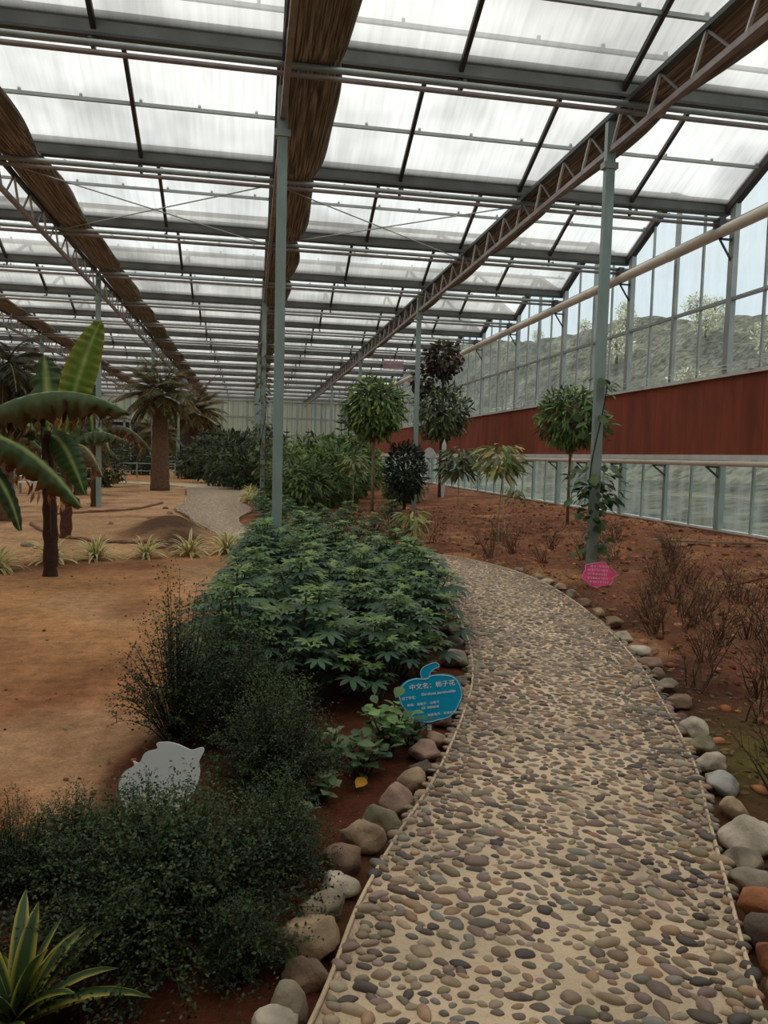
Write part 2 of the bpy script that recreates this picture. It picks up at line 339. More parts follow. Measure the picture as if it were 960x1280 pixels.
def pebmesh(P,base,nm):
    V0,F0=base; k=len(P); m=len(V0)
    ang=P[:,3]+NR.normal(0,.5,k); r=P[:,2]; sx=r*NR.uniform(1.0,1.75,k); sy=r*NR.uniform(.68,1.0,k); sz=r*NR.uniform(.5,.8,k)
    ca,sa=np.cos(ang),np.sin(ang)
    Vx=V0[None,:,0]*sx[:,None]*(1+.12*np.sin(V0[None,:,1]*3+P[:,0:1]*50)); Vy=V0[None,:,1]*sy[:,None]*(1+.12*np.sin(V0[None,:,0]*3+P[:,1:2]*70)); Vz=V0[None,:,2]*sz[:,None]
    X=Vx*ca[:,None]-Vy*sa[:,None]+P[:,0:1]; Y=Vx*sa[:,None]+Vy*ca[:,None]+P[:,1:2]; Z=Vz+ZT+.004-sz[:,None]*NR.uniform(0,.35,(k,1))
    V=np.stack([X,Y,Z],-1).reshape(-1,3); Fa=(F0[None]+(np.arange(k)*m)[:,None,None]).reshape(-1,3)
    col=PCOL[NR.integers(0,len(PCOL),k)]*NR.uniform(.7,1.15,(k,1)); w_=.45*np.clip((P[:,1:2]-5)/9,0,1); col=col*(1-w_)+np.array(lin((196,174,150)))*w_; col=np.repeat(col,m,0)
    return fastmesh(nm,V,Fa,col,M_pebble,True)
near=P[P[:,1]<7]; farp=P[P[:,1]>=7]
o=link('pebble_inlay',pebmesh(near,I2,'pebble_inlay'),path); tag(o,kind='stuff')
o=link('pebble_inlay',pebmesh(farp,I1,'pebble_inlay_far'),path); tag(o,kind='stuff')

# ------------------------------------------------------------------ border stones
LEFT=[(0.1,1.94,0.052,'white'),(0.16,2.01,0.063,'grey'),(0.19,2.12,0.06,'brown'),(0.26,2.24,0.094,'tan'),(0.35,2.41,0.075,'grey'),(0.41,2.53,0.062,'white'),(0.46,2.67,0.081,'brown'),(0.52,2.85,0.089,'tan'),(0.63,3.01,0.068,'green'),(0.74,3.18,0.068,'pink'),(0.81,3.39,0.064,'tan'),(0.91,3.53,0.054,'dark'),(0.95,3.7,0.073,'pink'),(1.08,3.88,0.059,'tan'),(1.19,4.16,0.067,'pink'),(1.3,4.41,0.061,'brown'),(1.37,4.67,0.059,'tan'),(1.47,4.89,0.056,'grey'),(1.56,5.39,0.092,'grey'),(1.68,5.92,0.087,'green'),(1.83,6.4,0.086,'brown'),(1.95,7.01,0.062,'tan'),(1.99,7.48,0.054,'grey'),(2.04,8.06,0.08,'brown')]
RIGHT=[(1.52,1.9,0.066,'grey'),(1.58,2.01,0.068,'orange'),(1.64,2.13,0.071,'dark'),(1.71,2.26,0.077,'orange'),(1.8,2.42,0.067,'grey'),(1.87,2.56,0.063,'grey'),(1.95,2.74,0.097,'white'),(2.05,2.99,0.07,'tan'),(2.19,3.21,0.074,'blue'),(2.29,3.44,0.069,'white'),(2.37,3.66,0.068,'green'),(2.49,3.9,0.071,'white'),(2.57,4.16,0.054,'dark'),(2.65,4.39,0.062,'brown'),(2.75,4.71,0.071,'grey'),(2.83,4.99,0.062,'brown'),(2.92,5.26,0.065,'pink'),(3.05,5.59,0.076,'white'),(3.2,6.1,0.067,'white'),(3.3,6.58,0.087,'brown'),(3.35,7.09,0.067,'tan'),(3.42,7.59,0.071,'brown'),(3.45,8.11,0.066,'grey'),(3.5,8.59,0.064,'tan'),(3.55,8.95,0.07,'white'),(3.6,9.35,0.062,'tan'),(3.6,9.9,.06,'grey'),(3.5,10.4,.06,'tan')]
RC={'white':(186,172,152),'grey':(138,126,108),'brown':(124,100,80),'tan':(154,130,102),'green':(122,114,90),'pink':(152,122,106),'dark':(96,82,70),'orange':(158,98,62),'blue':(162,158,150)}
RN={'white':'whitish','grey':'grey','brown':'dull brown','tan':'tan','green':'greenish grey','pink':'pinkish brown','dark':'dark grey','orange':'orange brown','blue':'pale'}
def rock(r,c,seed):
    rr=random.Random(seed); V,Fa=I3; V=V.copy()
    sc=np.array([rr.uniform(.85,1.25),rr.uniform(.8,1.1),rr.uniform(.6,.8)])
    for _ in range(12):
        nrm=np.array([rr.gauss(0,1),rr.gauss(0,1),rr.gauss(.2,.8)]); nrm/=np.linalg.norm(nrm); h=rr.uniform(.55,.84)
        dd=V@nrm; V=V-np.outer(np.maximum(dd-h,0)*.93,nrm)
    nn=np.array([noise.noise(Vector(v*1.8)+Vector((seed*3.1,0,0)))*.14+noise.noise(Vector(v*5)+Vector((seed,2,0)))*.04 for v in V])
    V=V*(1+nn[:,None])*sc*r
    col=np.array(lin(c))[None]*(1+.5*np.array([noise.noise(Vector(v*14)+Vector((seed,7,1))) for v in V]))[:,None]
    return fastmesh('border_stone',V,Fa,np.clip(col,0,1),M_rock,True)
for side,LST,S,sg in(('left',LEFT,SL,-1),('right',RIGHT,SR,1)):
    for i,(x,y,r,c) in enumerate(LST):
        k=int(np.argmin((S[:,0]-x)**2+(S[:,1]-y)**2)); nn=np.array([TN[k][1],-TN[k][0]])*sg
        r=r*1.06; q=S[k]+nn*(r*1.05+.02+R0.uniform(-.01,.02))
        # keep spacing along the edge measured
        t=TN[k]; q=q+t*float(np.dot(np.array([x,y])-S[k],t))
        o=link('border_stone',rock(r*1.2,RC[c],i*7+(sg>0)*100)); z=gz(q[0],q[1]); o.location=(q[0],q[1],z+r*.48); o.rotation_euler=(0,0,R0.uniform(0,6))
        tag(o,f'{RN[c]} border stone, {ORD[i]} from the near end, {side} path edge','stone',f'stones edging the path on its {side}')

# ------------------------------------------------------------------ roof, trusses, posts
BY=3.85; Y0=9.5; rows=[Y0+BY*k for k in range(-3,16)]; YB=rows[0]; YF=rows[-1]; XW=8.8; XL=-29.75
ZG=6.25; ZR=7.25; raf=[.35+2.15*k for k in range(-14,4)]; 
for b in range(len(rows)-1):
    ya,yb=rows[b],rows[b+1]; ym=(ya+yb)/2
    root=empty('ceiling',(0,0,0),0,f'translucent roof sheets over the {ORD[b]} bay','roof',kind='structure')
    mb=MB()
    for (p,q) in((ya+.09,ym),(yb-.09,ym)):
        nu=8; V=[];Fa=[];cc=[]
        for k in range(nu+1):
            t=k/nu; V+= [(XL,p+(q-p)*t,ZG+.12+(ZR-ZG-.12)*t),(XW,p+(q-p)*t,ZG+.12+(ZR-ZG-.12)*t)]
            g=.72 if k==0 else (.93 if k==1 else 1.0); cc+= [(g,g,g)]*2
        for k in range(nu): Fa.append((2*k,2*k+1,2*k+3,2*k+2))
        mb.add(V,Fa,np.array(cc))
    mb.build('roof_sheet',M_roof,root)
    mb=MB()
    for x in raf+[XW-.05]:
        w=.06 if x<XW-.1 else .14
        mb.bar((x,ya+.05,ZG+.06),(x,ym,ZR-.06),w,w*1.2); mb.bar((x,yb-.05,ZG+.06),(x,ym,ZR-.06),w,w*1.2)
    mb.build('rafter',M_darkrust,root)
    mb=MB()
    mb.box(XL,XW,ym-.05,ym+.05,ZR-.10,ZR-.02); mb.build('ridge_beam',M_dark,root)
    mb=MB()
    for yy in((ya+.3*0+ya+ym)/2,(yb+ym)/2):
        z=(ZG+ZR)/2+.02; mb.box(XL,XW,yy-.022,yy+.022,z-.05,z)
        if b<9:
            for x in np.arange(-12,XW,.86): mb.box(x-.02,x+.02,yy-.02,yy+.02,z,z+.05)
    mb.build('purlin',M_steel,root)
for i,y in enumerate(rows):
    g=empty('roof_gutter',(0,y,ZG),0,f'steel roof gutter spanning the house above bay line {i+1}' if 0 else f'steel gutter beam across the roof, {ORD[i]} counted from the back wall','gutter','roof gutters')
    mb=MB(); mb.add([(x,yy,z) for x in(XL,XW) for yy,z in((-.10,.20),(-.06,0),(.06,0),(.10,.20),(.08,.20),(.045,.03),(-.045,.03),(-.08,.20))],
        [tuple(range(8))[::-1],tuple(range(8,16))]+[(k,(k+1)%8,8+(k+1)%8,8+k) for k in range(8)]); mb.build('trough',M_gut,g)
    mb=MB(); mb.box(XL,XW,-.125,-.10,.155,.215); mb.box(XL,XW,.10,.125,.155,.215); mb.box(XL,XW,-.07,.07,-.035,-.001); mb.build('lip',M_dark,g)
    g=empty('curtain_rail',(0,y-.25,6.0),0,f'twin curtain rail pipe under the {ORD[i]} roof gutter','rail','curtain rails')
    mb=MB(); mb.tube([(XL,0,.04),(XW-.1,0,.04)],.038,10); mb.build('upper_pipe',M_steel,g,True)
    mb=MB(); mb.tube([(XL,.02,-.05),(XW-.1,.02,-.05)],.032,8); mb.build('lower_pipe',M_rust,g,True)
    mb=MB()
    for x in raf:
        if x<-14: continue
        mb.box(x-.02,x+.02,-.02,.27,.06,.10); mb.box(x-.02,x+.02,.21,.25,.06,.245)
    mb.build('hanger',M_dark,g)
TX=[.35+4.3*k for k in range(-6,2)]
TN_={0.35:'central',4.65:'right-hand',-3.95:'first left-hand',-8.25:'second left-hand',-12.55:'third left-hand',-16.85:'fourth left-hand',-21.15:'fifth left-hand',-25.45:'sixth left-hand'}
def nm(x): return TN_[min(TN_,key=lambda a:abs(a-x))]
ZC0,ZC1=5.66,6.10
for x in TX:
    t=empty('roof_truss',(x,0,ZC0),0,f'long lattice roof truss on the {nm(x)} row of posts','truss','lattice roof trusses')
    mb=MB(); mb.box(-.035,.035,YB,YF,-.04,.03); mb.build('bottom_chord',M_rust,t)
    mb=MB(); mb.box(-.04,.04,YB,YF,.41,.47); mb.build('top_chord',M_dark,t)
    mb=MB(); y=YB
    while y<YF-.5:
        mb.bar((0,y,.0),(0,y+.46,.42),.024,.026,(.22,.22,.22)); mb.bar((0,y+.72,.0),(0,y+.46,.42),.034,.03,(1,1,1)); mb.bar((0,y+.70,.0),(0,y+.93,.0),.02,.02,(.3,.3,.3)); y+=.92
    mb.build('lattice',M_lattice,t)
# the row of posts
for x in TX:
    for j,pi in enumerate(range(0,6)):
        yp=9.75+11.55*pi
        if yp>YF-1: continue
        z0=gz(x,yp)-.15
        p=empty('post',(x,yp,0),0,f'grey steel post, {ORD[j]} from the front in the {nm(x)} row','post','roof posts')
        mb=MB(); mb.box(-.062,.062,-.045,.045,z0,6.02); mb.build('shaft',M_post,p)
        mb=MB(); mb.box(-.10,.10,-.06,.06,5.42,5.5); mb.box(-.09,.09,-.052,.052,z0,z0+.16); mb.build('collar',M_steel,p)
for i,(x0,x1,ya,yb) in enumerate([(.35,4.65,13.2,17.0),(4.65,.35,13.2,17.0),(-3.95,.35,13.2,17.0),(.35,-3.95,13.2,17.0)]):
    o=empty('bracing_rod',(x0,ya,6.02),0,f'thin steel bracing rod crossing the roof {["right","right","left","left"][i]} of the central truss, {["rising","falling"][i%2]} one','rod','roof bracing rods'); mb=MB(); mb.tube([(0,0,0),(x1-x0,yb-ya,0)],.011,6); mb.build('rod',M_steel,o)
# curtains bunched along each truss
for x in TX:
    mb=MB(); rr=random.Random(int(x*10))
    V=[];Fa=[]; ns=14; st=[]
    ylist=np.arange(YB+.3,YF-.3,.16)
    for yy in ylist:
        ph=((yy-(Y0-.25))/BY)%1.0; s=math.sin(PI*ph)**.55
        w=.56+.13*s+.02*math.sin(yy*2.1+x); sag=.05*s
        for k in range(ns):
            a=2*PI*k/ns; ca,sa=math.cos(a),math.sin(a)
            fold=.018*math.sin(k*5+yy*.7)
            V.append((.05+w/2+ (w/2+fold)*math.copysign(abs(ca)**.7,ca),yy,.50-sag*.4+ (.07+.03*s+fold*.6)*sa))
    for i in range(len(ylist)-1):
        for k in range(ns): a=i*ns+k; b=i*ns+(k+1)%ns; Fa.append((a,b,b+ns,a+ns))
    mb.add(V,Fa); o=mb.build('shade_curtain',M_curtain,None,True); o.location=(x,0,ZC0)
    tag(o,f'brown woven shade curtain bunched along the {nm(x)} roof truss','curtain','bunched shade curtains')
    for k,y in enumerate(rows): pass

# ------------------------------------------------------------------ right wall
w=empty('wall_right',(0,0,0),0,'glazed right side wall with pad band','wall',kind='structure')
mb=MB(); mb.box(XW-.12,XW+.12,YB,YF,-.3,.30); mb.build('sill',M_conc,w)
mb=MB(); mb.box(XW-.05,XW+.05,YB,YF,1.64,1.74); mb.box(XW-.06,XW+.05,YB,YF,3.2,3.27); mb.box(XW-.09,XW-.07,YB,YF,3.40,3.42); mb.box(XW-.09,XW-.07,YB,YF,3.33,3.345)
mb.box(XW-.05,XW+.05,YB,YF,.30,.34)
for y in np.arange(YB+.9,YF,1.925): mb.box(XW-.10,XW-.05,y-.05,y+.05,3.27,3.44)
mb.build('frame_rail',M_white,w)
mb=MB(); mb.box(XW-.05,XW+.03,YB,YF,4.6,4.66); mb.box(XW-.08,XW,YB,YF,6.0,6.08); mb.build('transom',M_steel,w)
mb=MB(); mb.box(XW+.0,XW+.06,YB,YF,1.742,3.198); o=mb.build('cooling_pad_band',M_pad,None); tag(o,'long rust-brown cooling pad band along the right wall','cooling pad')
nb=len(rows)-1
for b in range(nb):
    ya,yb=rows[b]-.25,rows[b+1]-.25; ym=(rows[b]+rows[b+1])/2
    for part,(z0,z1) in(('upper',(3.27,6.25)),('lower',(.34,1.64))):
        wi=empty(f'window_{b+1 if part=="upper" else b+1+nb}',(XW,ya,0),0,f'{part} wall glazing bay {ORD[b]} from the back','window',kind='structure')
        def roofz(y):
            yy=(y-YB)%BY/BY; return ZG+.1+(ZR-ZG-.1)*(1-abs(2*yy-1))
        mb=MB()
        for k,wd in((0,.075),(1,.025),(2,.05),(3,.025)):
            y=k*BY/4; zt=roofz(ya+y) if part=='upper' else z1
            dx=.11 if k==0 else (.07 if k==2 else .04)
            mb.box(-dx/2-.02,dx/2-.02,y-wd,y+wd,z0,max(zt,z0+.1))
        mb.build('mullion',M_steel if part=='upper' else M_post,wi)
        mb=MB()
        if part=='upper':
            V=[(.03,0,z0)]+[(.03,BY*t,z0) for t in(1,)]; pts=[(.03,BY*(1-t),roofz(ya+BY*(1-t))) for t in np.linspace(0,1,17)]
            V=V+pts; mb.add(V,[tuple(range(len(V)))])
        else: mb.add([(.03,0,z0),(.03,BY,z0),(.03,BY,z1),(.03,0,z1)],[(0,1,2,3)])
        mb.build('pane',M_glass if part=='upper' else M_glow,wi)
# heating pipes with brackets
for nm2,px,pz,r,lab in(('upper',XW-.30,5.83,.105,'thick cream pipe running high along the right window wall'),('lower',XW-.28,1.575,.05,'cream pipe running under the rust-brown pad band')):
    p=empty('wall_pipe',(px,0,pz),0,lab,'pipe')
    mb=MB(); mb.tube([(0,YB+.1,0),(0,YF-.1,0)],r,16); mb.build('pipe_body',M_pipe,p,True)
    for i in range(len(rows)):
        y=rows[i]-.25
        if y<YB or y>YF: continue
        if nm2=='upper':
            mb=MB(); mb.box(-.02,.26,y-.02,y+.02,-r-.035,-r); mb.bar((-.02,y,-r-.02),(.24,y,-.5),.03); mb.box(-.02,.02,y-.02,y+.02,-r-.03,r*.9); mb.box(-.10,.02,y-.11,y+.11,r*.7,.24); mb.build('bracket',M_dark,p)
        else:
            for q in(0,BY/2): mb=MB(); mb.box(-.06,.24,y+q-.025,y+q+.025,-r-.03,-r); mb.bar((-.04,y+q,-r-.02),(.24,y+q,-.28),.03); mb.build('bracket',M_dark,p)
    if nm2=='upper':
        mb=MB()
        for y in np.arange(YB+1.5,YF-1,3.85): mb.tube([(0,y-.07,0),(0,y+.07,0)],r*1.06,16)
        mb.build('coupling',M_pipe,p,True)

# far, left and back walls
mb=MB(); mb.box(-2.4,XW,YF+.02,YF+.06,0,ZG+.1); o=mb.build('wall_far',M_far); tag(o,'pale ribbed end wall of the greenhouse','wall',kind='structure')
mb=MB(); 
for x in np.arange(-2.3,XW,.42): mb.box(x,x+.05,YF-.05,YF,0,ZG)
for z in(1.9,3.1,4.6): mb.box(-2.4,XW,YF-.08,YF-.01,z,z+.09)
for x in np.arange(-2.4,XW,2.15): mb.box(x-.07,x+.07,YF-.12,YF-.01,0,ZG)
mb.build('rib',M_steel,o)
mb=MB(); mb.box(XL,-2.4,YF+.02,YF+.06,3.9,ZG+.1); o2=mb.build('wall_far_upper',M_far); tag(o2,'pale sheets above the dark end openings','wall',kind='structure')
mb=MB(); mb.box(XL,-2.4,YF+.02,YF+.06,0,3.9); o2=mb.build('wall_far_shade',M_shade); tag(o2,'dark shaded left part of the end wall','wall',kind='structure')
mb=MB()
for x in np.arange(XL,-2.4,2.15): mb.box(x-.08,x+.08,YF-.1,YF-.01,0,ZG)
mb.box(XL,-2.4,YF-.1,YF-.01,3.85,3.98); mb.box(XL,-2.4,YF-.1,YF-.01,1.0,1.06); mb.build('trim_1',M_post).__setitem__('kind','structure')
mb=MB(); mb.box(XL-.06,XL,YB,YF,-.3,ZG+.2); o=mb.build('wall_left',M_far); tag(o,'pale left side wall','wall',kind='structure')
mb=MB(); mb.box(XL,XW,YB-.08,YB-.02,-.3,ZG+.2); o=mb.build('wall_back_unseen',M_shade); tag(o,'unseen dark back wall behind the viewer, added to dim the foreground','wall',kind='structure')  # unseen end wall, added in black to keep light off the foreground

# ------------------------------------------------------------------ outside
hx=np.concatenate([np.linspace(8.93,16,20)[:-1],np.linspace(16,70,70)]); hy=np.linspace(-30,190,150); A,B=np.meshgrid(hx,hy); a=A.ravel(); b=B.ravel()
ridge=8.3+.105*np.maximum(b,30)+.7*np.sin(b*.09)
hz=.15+ridge*sst(13,48,a)+.35*sst(10,14,a)+.3*np.sin(a*2.4+.4*np.sin(b*.3))*sst(14,20,a)
hz+=np.array([noise.noise(Vector((p*.15,q*.15,0)))*1.2 for p,q in zip(a,b)])*sst(14,25,a)
nzc=np.array([noise.noise(Vector((p*.35,q*.2,4))) for p,q in zip(a,b)]); st=.5+.5*np.sin(a*2.4+.4*np.sin(b*.3)+1)
hc=np.array(lin((128,124,108)))[None]*(1-st[:,None]*.45)+np.array(lin((92,104,86)))[None]*st[:,None]*.45; hc=.66*hc*(1+.9*nzc[:,None])
HA,HB,HZ=a.copy(),b.copy(),hz.copy(); lw=sst(14,10.5,a)[:,None]; hc=hc*(1-lw)+np.array(lin((104,108,92)))[None]*lw*(1+.8*nzc[:,None])
ny,nx=A.shape; idx=np.arange(nx*ny).reshape(ny,nx); Fq=np.stack([idx[:-1,:-1],idx[:-1,1:],idx[1:,1:],idx[1:,:-1]],-1).reshape(-1,4)
o=link('hillside',fastmesh('hillside',np.stack([a,b,hz],1),Fq,np.clip(hc,0,1),M_hill,True)); tag(o,'terraced grey green hillside outside the glass','hill',kind='structure')

# ------------------------------------------------------------------ leaves
def oval(rows=((0,.05),(.3,.8),(.6,1),(.85,.55),(1,.02)),w=.2,droop=.15,fold=.15):
    V=[];Fa=[]
    for t,k in rows:
        z=-droop*t*t
        V+=[(-w*k,t,z+fold*w*k),(0,t,z),(w*k,t,z+fold*w*k)]
    for i in range(len(rows)-1):
        o=i*3; Fa+=[(o,o+1,o+4,o+3),(o+1,o+2,o+5,o+4)]
    return np.array(V),np.array(Fa)
def small(w=.3): return np.array([(0,0,0),(w,.45,.03),(0,1,-.05),(-w,.45,.03)]),np.array([(0,1,2,3)])
def palmate(nl=7,w=.17,spread=4.4):
    V=[];Fa=[];nn=0; lv,lf=oval(((0,.06),(.45,.9),(.75,.8),(1,.03)),w,.16,.2)
    for k in range(nl):
        a=(k/(nl-1)-.5)*spread; s=1-.32*abs(k/(nl-1)-.5)*2; ca,sa=math.cos(a),math.sin(a)
        X=lv[:,0]*s; Y=lv[:,1]*s; V.append(np.stack([X*ca+Y*sa,-X*sa+Y*ca,lv[:,2]*s],1)); Fa.append(lf+nn); nn+=len(lv)
    return np.concatenate(V),np.concatenate(Fa)
def leaves(tmpl,pos,dirs,up,scale,col,roll=.3):
    """instance a leaf template at many places and bake them into one array"""
    V0,F0=tmpl; k=len(pos); m=len(V0); pos=np.asarray(pos); d=np.asarray(dirs,float); d/=np.linalg.norm(d,axis=1)[:,None]+1e-9
    u=np.asarray(up,float)+NR.normal(0,roll,(k,3)); u-=(u*d).sum(1)[:,None]*d; u/=np.linalg.norm(u,axis=1)[:,None]+1e-9
    s=np.cross(d,u); sc=np.broadcast_to(np.asarray(scale,float),(k,))
    V=(V0[None,:,0,None]*s[:,None]+V0[None,:,1,None]*d[:,None]+V0[None,:,2,None]*u[:,None])*sc[:,None,None]+pos[:,None]
    Fa=(F0[None]+(np.arange(k)*m)[:,None,None]).reshape(-1,F0.shape[1])
    c=np.repeat(np.asarray(col),m,0)
    return V.reshape(-1,3),Fa,c
def cols(k,cs,var=.2):
    cs=np.array([lin(c) for c in cs])*np.array([1.5,1.42,1.3])*GAIN; return np.clip(cs[NR.integers(0,len(cs),k)]*NR.uniform(1-var,1+var,(k,1)),0,1)
def joinm(name,L,mat=None):
    V=[];Fa=[];c=[];nn=0
    for v,f,cc in L: V.append(v);Fa.append(f+nn);c.append(cc);nn+=len(v)
    return fastmesh(name,np.concatenate(V),np.concatenate(Fa),np.concatenate(c),mat or M_leaf)
GAIN=1.0
OV=oval(); OVL=oval(w=.13,droop=.35); OVW=oval(w=.33,droop=.2); PALM=palmate(); SM=small()
UP=np.array([0,0,1.])
BR=lin((96,76,58)); BRD=lin((60,44,34))

def palmate_shrub(seed,h=.6,r=.34,ntip=11,cs=((58,86,72),(70,100,80),(50,78,66)),tip=(132,160,92)):
    rr=random.Random(seed); P=[];D=[];U=[];S=[];Cc=[]; st=MB()
    tips=[(0,0,h)]
    for i in range(ntip):
        a=i*2.4+rr.uniform(-.3,.3); q=math.sqrt((i+.7)/ntip); tips.append((math.cos(a)*r*q,math.sin(a)*r*q,h*(1-.55*q*q)*rr.uniform(.85,1.08)))
    for ti,t in enumerate(tips):
        st.tube([(t[0]*.15,t[1]*.15,-.05),(t[0]*.6,t[1]*.6,t[2]*.6),t],[.012,.009,.005],5,col=lin((92,104,70)))
        for k in range(10):
            a=k*2.4+rr.uniform(-.2,.2); lev=k/9; el=1.0-1.25*lev+rr.uniform(-.15,.15); pl=.03+.09*lev
            d=np.array([math.cos(a)*math.cos(el),math.sin(a)*math.cos(el),math.sin(el)])
            base=np.array(t)+np.array([0,0,-.07*lev]); p=base+d*pl
            P.append(p); D.append(d*np.array([1,1,.45])-UP*.12); U.append(UP+d*.15); S.append((.07+.065*lev)*rr.uniform(.85,1.15))
            c=np.array(lin(tip))*(1-lev)**1.5+np.array(lin(rr.choice(cs)))*(1-(1-lev)**1.5); Cc.append(c*rr.uniform(.8,1.15))
    f=joinm('foliage',[leaves(PALM,P,D,U,S,Cc,.12)])
    return f,st.build('stem',M_bark,mesh_only=True)
def plant(name,meshes,loc,label,cat,group=None,rz=None,s=1,names=('foliage','stem')):
    o=empty(name,loc,R0.uniform(0,6.28) if rz is None else rz,label,cat,group); o.scale=(s,s,s)
    for nm_,me in zip(names,meshes):
        ch=link(nm_,me,o)
        if nm_=='sparse_leaf': ch['kind']='stuff'
    return o
FV=[palmate_shrub(k,h=.55+.06*(k%3),r=.33+.03*(k%2),ntip=10+k%3) for k in range(5)]
spots=[]
for y in np.arange(4.75,13.2,.60):
    xl=float(np.interp(y,[4.7,6,8,11,13],[-.05,-.05,.1,.3,.35])); xr=float(np.interp(y,SL[:150,1],SL[:150,0]))-.42
    if y<5.6: xr=min(xr,.85 if y<5.2 else 1.1)
    nx_=max(1,int(round((xr-xl)/.52))+1)
    for k in range(nx_):
        x=xl+(xr-xl)*k/max(nx_-1,1)+R0.uniform(-.08,.08); yy=y+R0.uniform(-.12,.12); uu,dd=path_u(x,yy)
        if dd[0]>.28: spots.append((x,yy))
for (x,y) in [(.95,14.9),(1.5,15.2),(.55,16.2),(1.2,16.4),(1.9,15.7),(.4,17.4),(.9,18),(1.6,17.6),(.35,19),(.95,19.6),(.3,20.6),(.8,21.5),(.35,22.8),(2.4,14.6),(2.9,14.0),(2.2,16.6),(2.9,15.4)]: spots.append((x,y))
spots.sort(key=lambda p:p[1])
for i,(x,y) in enumerate(spots):
    if y<13.4: 
        band=int((y-4.4)/.6); side='left' if x<.45 else ('right' if x>1.1 else 'middle')
        lab=f'palmate-leaved shrub, {ORD[min(band,29)]} row behind the blue sign, {side} of bed, {ORD[sum(1 for q in spots[:i] if q[1]<13.4 and int((q[1]-4.4)/.6)==band)]} there'
    else: lab=f'bluish green palmate-leaved shrub beside the far path, {ORD[sum(1 for q in spots[:i] if q[1]>=13.4)]} going back'
    plant('palmate_shrub',FV[i%5],(x,y,gz(x,y)),lab,'shrub','palmate-leaved shrubs in the middle bed',s=R0.uniform(.88,1.1)*(1.0 if y<13 else .8))

# fine-leaved dark shrubs in the foreground
def fine_shrub(seed,h,r,nsp,cs=((40,62,34),(48,70,38),(60,80,44),(34,52,34),(70,74,46)),lean=(0,0),ls=.0145,arch=.9):
    rr=random.Random(seed); P=[];D=[];U=[];S=[]; st=MB()
    for i in range(nsp):
        a=rr.uniform(0,2*PI); q=rr.random()**.6; tipx=math.cos(a)*r*q+lean[0]*rr.random(); tipy=math.sin(a)*r*q+lean[1]*rr.random(); tz=h*(1-.75*q*q)*rr.uniform(.45,1.1)
        b=Vector((tipx*.12,tipy*.12,-.03)); t=Vector((tipx,tipy,tz)); mid=b.lerp(t,.5)+Vector((0,0,.12*h))
        pts=[]
        for k in range(9):
            s=k/8; pts.append(b*(1-s)**2+mid*2*s*(1-s)+t*s*s)
        st.tube([pts[0],pts[3],pts[6],pts[8]],[.005,.0035,.002,.001],3,col=BRD,cap=False)
        for k in range(3,9):
            p=pts[k]; dr=(pts[k]-pts[k-1]).normalized()
            for sidebr in range(3):
                sd=Vector((rr.gauss(0,1),rr.gauss(0,1),rr.gauss(0,.6))).normalized(); br=(dr*.8+sd*.9).normalized(); ln=rr.uniform(.05,.12)
                for m in range(7):
                    pp=p+br*ln*(m/6); ld=(br*.5+Vector((rr.gauss(0,1),rr.gauss(0,1),rr.gauss(0,.7)))).normalized()
                    P.append(pp[:]);D.append(ld[:]);U.append((0,0,1));S.append(ls*rr.uniform(.7,1.3))
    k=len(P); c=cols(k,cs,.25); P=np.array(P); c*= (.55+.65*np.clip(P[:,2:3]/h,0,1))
    return joinm('foliage',[leaves(SM,P,D,U,S,c,.5)]),st.build('stem',M_bark,mesh_only=True)
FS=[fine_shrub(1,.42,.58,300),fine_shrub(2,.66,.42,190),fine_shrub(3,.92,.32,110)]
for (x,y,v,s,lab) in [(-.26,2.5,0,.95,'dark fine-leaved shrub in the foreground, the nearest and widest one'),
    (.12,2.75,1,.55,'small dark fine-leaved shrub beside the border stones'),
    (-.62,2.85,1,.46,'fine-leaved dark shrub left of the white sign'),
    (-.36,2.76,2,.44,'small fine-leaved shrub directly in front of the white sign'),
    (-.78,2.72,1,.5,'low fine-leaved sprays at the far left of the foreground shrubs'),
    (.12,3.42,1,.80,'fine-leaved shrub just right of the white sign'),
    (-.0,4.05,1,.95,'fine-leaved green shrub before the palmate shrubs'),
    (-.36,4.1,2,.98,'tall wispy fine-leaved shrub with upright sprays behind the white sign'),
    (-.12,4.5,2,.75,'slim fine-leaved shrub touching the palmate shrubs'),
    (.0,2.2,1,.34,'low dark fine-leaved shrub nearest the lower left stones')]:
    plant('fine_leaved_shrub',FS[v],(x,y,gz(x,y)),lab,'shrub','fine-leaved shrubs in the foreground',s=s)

# gardenia-like small plants
def leafy(seed,h,r,nst,leaf,ls,cs,per=9,droop=-.1,stemc=BR):
    rr=random.Random(seed);P=[];D=[];U=[];S=[];st=MB()
    for i in range(nst):
        a=i*2.4+rr.uniform(-.4,.4); q=math.sqrt((i+.5)/nst); t=Vector((math.cos(a)*r*q,math.sin(a)*r*q,h*(1-.4*q*q)*rr.uniform(.8,1.1)))
        b=Vector((t.x*.1,t.y*.1,-.04)); m=Vector((t.x*.4,t.y*.4,t.z*.65)); pts=[b*(1-s)**2+m*2*s*(1-s)+t*s*s for s in np.linspace(0,1,7)]
        st.tube([pts[0],pts[3],pts[6]],[.006,.005,.002],5,col=stemc)
        for k in range(per):
            s=.35+.65*k/(per-1); p=b*(1-s)**2+m*2*s*(1-s)+t*s*s; aa=k*2.4+i; d=Vector((math.cos(aa),math.sin(aa),.55*s+droop+rr.uniform(-.2,.2)))
            P.append(p[:]);D.append(d[:]);U.append((0,0,1));S.append(ls*rr.uniform(.7,1.2))
    return joinm('foliage',[leaves(leaf,P,D,U,S,cols(len(P),cs),.25)]),st.build('stem',M_bark,mesh_only=True)
